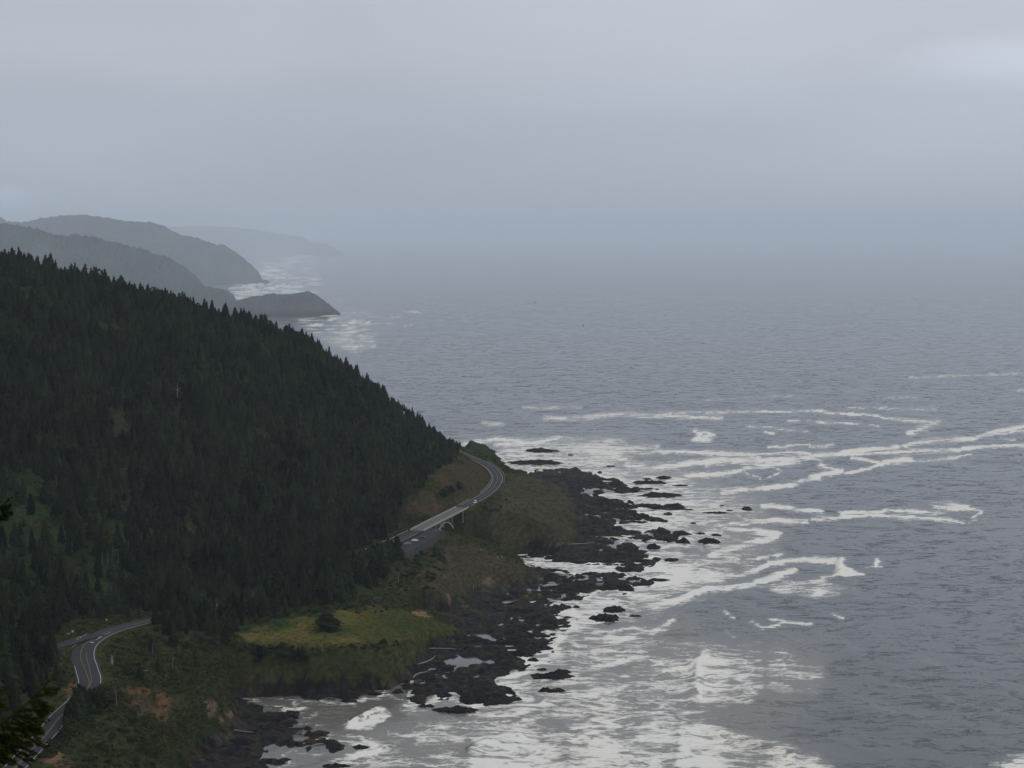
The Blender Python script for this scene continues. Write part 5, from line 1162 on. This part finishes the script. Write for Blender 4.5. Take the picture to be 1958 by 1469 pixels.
# ------------------------------------------------------------------ cars, signs, people, boats
def profile_prism(mb, prof, w, inset=0.0):
    n = len(prof); vs = [(x, -w/2, z) for x, z in prof]+[(x, w/2, z) for x, z in prof]
    mb.add(vs, [tuple(range(n)), tuple(range(2*n-1, n-1, -1))]+[(i, i+n, (i+1) % n+n, (i+1) % n) for i in range(n)])
def car(u, v, z, heading, paint_m, label, name="parked_car", van=False, group=None):
    p = PX(u, v, z); R = empty(name, tuple(p), heading); tag(R, label, "car" if not van else "van", group)
    mb = MB(); H = 2.0 if van else 1.47; w = 1.8
    body = [(-2.2, .35), (-2.28, .62), (-2.2, .92), (-1.25, .98), (1.0, 1.0), (2.05, .86), (2.25, .6), (2.2, .33)]
    profile_prism(mb, body[::-1], w)
    roof = [(-1.75, .96), (-1.25, H-.04), (-.2, H), (.5, H-.06), (1.15, .98)] if not van else [(-2.2, .9), (-2.15, H-.04), (.6, H), (1.0, H-.1), (1.6, .95)]
    top = [roof[1], roof[2], roof[3]]
    vs = []
    for s in (-1, 1):
        vs += [(roof[1][0], s*.68, H-.05), (roof[2][0], s*.70, H), (roof[3][0], s*.68, H-.06), (roof[3][0], s*.68, H-.10), (roof[1][0], s*.68, H-.12)]
    mb.add(vs, [(0, 1, 6, 5), (1, 2, 7, 6), (2, 3, 8, 7), (3, 4, 9, 8), (4, 0, 5, 9), (0, 4, 3, 2, 1), (5, 6, 7, 8, 9)])
    for s in (-1, 1):                              # pillars
        for a, b in ((roof[0], roof[1]), (roof[4], roof[3]), ((-.2, .97), (-.2, H-.05))):
            mb.tube([(a[0], s*.84, a[1]), (b[0], s*.68, b[1]-.03)], .05, 4)
    mb.build("body", paint_m, R)
    g = MB(); vs = [];
    for s in (-1, 1): vs += [(roof[0][0]+.06, s*.83, .97), (roof[1][0]+.04, s*.66, H-.09), (roof[3][0]-.03, s*.66, H-.09), (roof[4][0]-.06, s*.83, .98)]
    g.add(vs, [(0, 1, 2, 3), (7, 6, 5, 4), (0, 4, 5, 1), (1, 5, 6, 2), (2, 6, 7, 3)]); g.build("windows", M['glass'], R)
    for sx in (-1.38, 1.38):
        for s in (-1, 1):
            t = MB(); t.tube([(sx, s*.70, .33), (sx, s*.92, .33)], .33, 14); wo = t.build("wheel", M['tyre'], R)
            t = MB(); t.tube([(sx, s*.90, .33), (sx, s*.935, .33)], .2, 10); t.build("rim", M['steel'], wo)
    for s in (-1, 1):
        t = MB(); t.box((2.2, s*.66, .68), (.1, .36, .16)); t.build("headlight", M['lamp'], R)
        t = MB(); t.box((-2.25, s*.68, .74), (.08, .3, .18)); t.build("tail_light", M_RED, R)
M_RED = paint("tail_light_red", (.25, .02, .02))
car(779.5, 1041.2, 29.9, .15, paint("dark_silver_car_paint", (.22, .225, .24)), "dark grey car nearest the viewer in the parking bay")
car(793.3, 1035.2, 29.8, .12, paint("white_car_paint", (.82, .83, .84)), "white car parked between two dark cars in the bay")
car(807.3, 1029.2, 29.75, .10, paint("black_car_paint", (.012, .013, .016)), "black car parked farthest along the bay")
car(908.3, 961.8, 30.05, math.atan2(*rt[road_index(908, 959)][::-1])+math.pi, paint("white_van_paint", (.8, .8, .8)), "white van driving on the road past the bridge", "white_van", True)
def info_panel(u, v, z, label, s=1.0):
    p = PX(u, v, z) if z is not None else drop(u, v); R = empty("information_panel", tuple(p)); tag(R, label, "sign")
    t = MB(); t.box((0, 0, 1.05*s), (1.7*s, 1.15*s, .07), 0, 1, -.5); t.build("panel", M['white_panel'], R)
    for q in (-.5, .5): t = MB(); t.box((q*s, .1, .45*s), (.12, .12, .95*s)); t.build("leg", M['post'], R)
info_panel(832.5, 1017.3, LOT_Z, "left of two white slanted panels at the far end of the parking bay", 1.0)
info_panel(842.3, 1017.0, LOT_Z, "right of two white slanted panels at the far end of the parking bay", 1.1)
info_panel(920, 1054.5, None, "white slanted panel alone on the second headland's grass", 1.05)
def road_sign(u, v, kind, label):
    p = drop(u, v); R = empty("road_sign", tuple(p)); tag(R, label, "sign")
    t = MB()
    if kind == 'diamond':
        t.box((0, 0, 1.0), (.12, .12, 2.4)); t.build("post", M['post'], R)
        t = MB(); vs = [(0, -.1, 1.3), (.72, -.1, 2.02), (0, -.1, 2.74), (-.72, -.1, 2.02)]; t.add(vs+[(x, -.06, z) for x, y, z in vs], [(0, 1, 2, 3), (7, 6, 5, 4), (0, 4, 5, 1), (1, 5, 6, 2), (2, 6, 7, 3), (3, 7, 4, 0)]); t.build("plate", M['yellow_sign'], R)
    elif kind == 'post':
        t.box((0, 0, .9), (.35, .2, 2.2)); t.build("post", M['post'], R)
        t = MB(); t.box((0, -.14, 1.75), (.85, .06, 1.15)); t.build("plate", M['white_panel'], R)
    else:
        t.box((0, 0, 1.0), (2.1, .14, .95)); t.build("board", M['tan_sign'], R)
        for q in (-.85, .85): t = MB(); t.box((q, .15, .7), (.2, .16, 1.7)); t.build("post", M['post'], R)
road_sign(204, 1193, 'diamond', "yellow diamond warning sign by the road under the trees")
road_sign(139, 1214, 'post', "white plate on a dark post at the side road")
road_sign(131, 1216, 'board', "low tan wooden sign board at the side road entrance")
def person(u, v, coat, trousers, label, az=0.0):
    p = drop(u, v); R = empty("person", tuple(p), az); tag(R, label, "person")
    J = [(0, 0, .95), (0, 0, 1.2), (0, 0, 1.45), (0, .02, 1.56), (0, .02, 1.68), (0, .02, 1.78),
         (.1, 0, .92), (.11, .02, .5), (.12, 0, .06), (.12, .14, .03), (-.1, 0, .92), (-.11, -.02, .5), (-.12, 0, .06), (-.12, .14, .03),
         (.2, 0, 1.42), (.27, .02, 1.15), (.25, .12, .92), (-.2, 0, 1.42), (-.27, .02, 1.15), (-.25, .12, .92)]
    E = [(0, 1), (1, 2), (2, 3), (3, 4), (4, 5), (0, 6), (6, 7), (7, 8), (8, 9), (0, 10), (10, 11), (11, 12), (12, 13), (2, 14), (14, 15), (15, 16), (2, 17), (17, 18), (18, 19)]
    rad = [.17, .18, .19, .07, .11, .07, .12, .085, .06, .05, .12, .085, .06, .05, .10, .07, .05, .10, .07, .05]
    me = bpy.data.meshes.new("body"); me.from_pydata(J, E, []); o = bpy.data.objects.new("body", me); COL.objects.link(o); o.parent = R
    sk = o.modifiers.new("skin", 'SKIN'); 
    for k, d in enumerate(me.skin_vertices[0].data): d.radius = (rad[k], rad[k]*.8); d.use_root = (k == 0)
    o.modifiers.new("smooth", 'SUBSURF').levels = 1
    mm = bpy.data.materials.new("person_clothes"); mm.use_nodes = True; nt = mm.node_tree; b = nt.nodes["Principled BSDF"]; b.inputs["Roughness"].default_value = .85
    tc = nt.nodes.new("ShaderNodeTexCoord"); sp = nt.nodes.new("ShaderNodeSeparateXYZ"); rp_ = nt.nodes.new("ShaderNodeValToRGB"); rp_.color_ramp.interpolation = 'CONSTANT'
    mr = nt.nodes.new("ShaderNodeMath"); mr.operation = 'DIVIDE'; mr.inputs[1].default_value = 2.0
    nt.links.new(tc.outputs["Object"], sp.inputs[0]); nt.links.new(sp.outputs["Z"], mr.inputs[0]); nt.links.new(mr.outputs[0], rp_.inputs[0]); nt.links.new(rp_.outputs[0], b.inputs["Base Color"])
    e = rp_.color_ramp.elements; e[0].position = 0; e[0].color = (*trousers, 1); e[1].position = .46; e[1].color = (*coat, 1); q = e.new(.765); q.color = (.42, .28, .2, 1); q = e.new(.86); q.color = (.05, .035, .02, 1)
    me.materials.append(mm)
person(951.3, 1069.5, (.62, .56, .46), (.05, .05, .06), "person in a pale tan jacket standing on the second headland", .4)
person(959.3, 1068.8, (.70, .70, .70), (.04, .04, .05), "person in a white jacket standing at the tip of the second headland", -.5)
person(984.2, 1074.5, (.42, .42, .44), (.04, .04, .05), "person in grey standing out on the rocks above the white channel", 0)
def boat(u, v, L, label):
    p = PX(u, v, 0); R = empty("fishing_boat", tuple(p), .5); tag(R, label, "boat")
    mb = MB(); st = [(-.5, .32, -.4, 1.2), (-.2, .36, -.5, 1.2), (.2, .32, -.5, 1.5), (.42, .16, -.3, 2.0), (.52, .01, .3, 2.3)]; vs = []; fs = []
    for x, w, zb, zt in st: vs += [(x*L, -w*L*.45, zt), (x*L, -w*L*.3, zb), (x*L, w*L*.3, zb), (x*L, w*L*.45, zt)]
    for k in range(4):
        for j in range(4): fs.append((4*k+j, 4*k+(j+1) % 4, 4*k+4+(j+1) % 4, 4*k+4+j))
    fs += [(3, 2, 1, 0), (16, 17, 18, 19)]; mb.add(vs, fs); mb.build("hull", M_HULL, R)
    mb = MB(); mb.box((-.08*L, 0, 2.6), (.26*L, .2*L, 3.0), 0, .9); mb.build("cabin", M_HULL, R)
    mb = MB(); mb.tube([(.1*L, 0, 1.5), (.1*L, 0, 7.5)], [.16, .07], 6); mb.build("mast", M['post'], R)
M_HULL = mat("boat_paint", (.02, .022, .026), .6, .3, .2, 1)
boat(1023, 578.5, 11, "tiny dark fishing boat far out on the hazy sea")
boat(1114.5, 623, 6, "fainter smaller dark boat on the sea below the first")

# ------------------------------------------------------------------ spruce close to the viewpoint
def near_spruce():
    bx, by = -5.15, 12.2; bz = float(ground(bx, by)); R = empty("spruce_tree", (bx, by, bz)); tag(R, "near spruce with yellow green tipped boughs reaching in at the lower left", "tree")
    H = CAMZ+3.0-bz; mb = MB(); mb.tube([(0, 0, -.5), (.05, 0, H*.4), (0, .05, H*.75), (0, 0, H)], [.17, .13, .07, .02], 9); mb.build("trunk", M['bark'], R)
    r = np.random.default_rng(42)
    def bough(z0, az, L, rise, dens=1.0, wdt=1.0):
        V = []; Fc = []; q = MB()
        d = np.array([math.cos(az), math.sin(az), 0]); sd_ = np.array([-d[1], d[0], 0])
        def axis_pt(t): return np.array([0, 0, z0])+d*L*t+np.array([0, 0, rise*L*t-.16*L*math.sin(math.pi*t*.9)+.12*L*t*t])
        q.tube([axis_pt(t) for t in np.linspace(0, 1, 7)], list(np.linspace(.022, .004, 7)), 5)
        def needles(a, b, n, ln):
            ax = b-a; al = np.linalg.norm(ax); ax = ax/al
            for k in range(n):
                t = r.random(); p = a+(b-a)*t; w = r.normal(size=3); w -= ax*(w@ax); w /= np.linalg.norm(w)
                e = p+(w*.80+ax*.62+np.array([0, 0, .12]))*ln*r.uniform(.7, 1.2); s = np.cross(ax, w)*.0042
                i = len(V); V.extend([p-s, p+s, e]); Fc.append((i, i+1, i+2))
        nt = int(26*L/1.5)
        for k in range(nt):
            t = .12+.86*(k+r.uniform(0, .8))/nt; p = axis_pt(t)
            for s in (-1, 1):
                l2 = wdt*(.36*(1-t)**.7+.10)*r.uniform(.7, 1.2)*min(1.2, L)
                e = p+(sd_*s*.85+d*.62)*l2+np.array([0, 0, -.30*l2+r.uniform(-.05, .04)])
                q.tube([p, (p+e)/2+np.array([0, 0, .01]), e], [.006, .004, .002], 4, False); needles(p, e, int(95*dens*(l2/.3)+12), .030)
                for m in range(int(3+5*l2)):
                    u = r.uniform(.25, .95); p2 = p+(e-p)*u; l3 = l2*.36*r.uniform(.5, 1.1); e2 = p2+(sd_*s*r.uniform(-.2, .9)+d*r.uniform(.3, 1))*l3+np.array([0, 0, r.uniform(-.5, .05)*l3]); needles(p2, e2, int(30*dens), .028)
        needles(axis_pt(.05), axis_pt(1.0), int(150*L), .030); needles(axis_pt(.94), axis_pt(1.05), 40, .03)
        q.v = [tuple(x) for x in q.v]; n0 = len(q.v)
        vv = q.v+[tuple(x) for x in V]; ff = q.f+[tuple(i+n0 for i in f) for f in Fc]
        return mesh_obj("bough", vv, ff, M['fg_needles'], R)
    zr = lambda z: z-bz
    # boughs that reach into view (height of their root, azimuth, length, rise)
    for z0, az, L, rise, dn in ((241.66, -.05, 1.37, .16, .9), (239.85, .0, 1.66, .35, 1), (240.15, -.55, 1.45, .22, 1), (239.75, .42, 1.5, .10, 1), (239.35, -.2, 1.60, .12, 1), (238.95, .15, 1.72, .18, 1), (238.9, -.7, 1.62, .12, 1), (239.2, .6, 1.5, .02, 1), (238.5, -.1, 1.65, .12, 1), (238.35, .45, 1.6, .05, .9), (239.55, -.35, 1.2, -.1, 1), (238.75, .3, 1.35, -.05, 1), (240.0, .9, 1.3, .1, .8)):
        bough(zr(z0), az, L*.89, rise, dn*1.5, .55 if z0 > 241 else 1.05)
    for k in range(16):
        bough(H*(.12+.05*k), 1.3+k*2.4 % 3.9+.2, 1.75-.08*k, .1, .35)
near_spruce()

# ------------------------------------------------------------------ haze
def build_haze():
    m = bpy.data.materials.new("haze_air"); m.use_nodes = True; nt = m.node_tree
    for n in list(nt.nodes):
        if n.type != 'OUTPUT_MATERIAL': nt.nodes.remove(n)
    v = nt.nodes.new("ShaderNodeVolumePrincipled")
    v.inputs["Density"].default_value = HAZE_DENSITY; v.inputs["Color"].default_value = (*HAZE_COLOR, 1); v.inputs["Anisotropy"].default_value = .0
    nt.links.new(v.outputs[0], nt.nodes["Material Output"].inputs["Volume"])
    mb = MB(); mb.box((0, 0, 250), (320000, 320000, 524)); o = mb.build("haze", m)
    tag(o, "pale sea haze filling the air between the shore and the horizon", "haze", kind="stuff")
build_haze()
def build_mist():                      # thicker air that begins offshore beyond the wooded hill, well clear of the water and the near land
    m = bpy.data.materials.new("mist_air"); m.use_nodes = True; nt = m.node_tree
    for n in list(nt.nodes):
        if n.type != 'OUTPUT_MATERIAL': nt.nodes.remove(n)
    v = nt.nodes.new("ShaderNodeVolumePrincipled")
    v.inputs["Density"].default_value = MIST_DENSITY; v.inputs["Color"].default_value = (*HAZE_COLOR, 1)
    nt.links.new(v.outputs[0], nt.nodes["Material Output"].inputs["Volume"])
    mb = MB(); mb.box((0, 2450+155000/2, (3+500)/2), (300000, 155000, 497)); o = mb.build("mist", m)
    tag(o, "thicker mist bank lying over the far sea and the distant headlands", "mist", kind="stuff")
build_mist()
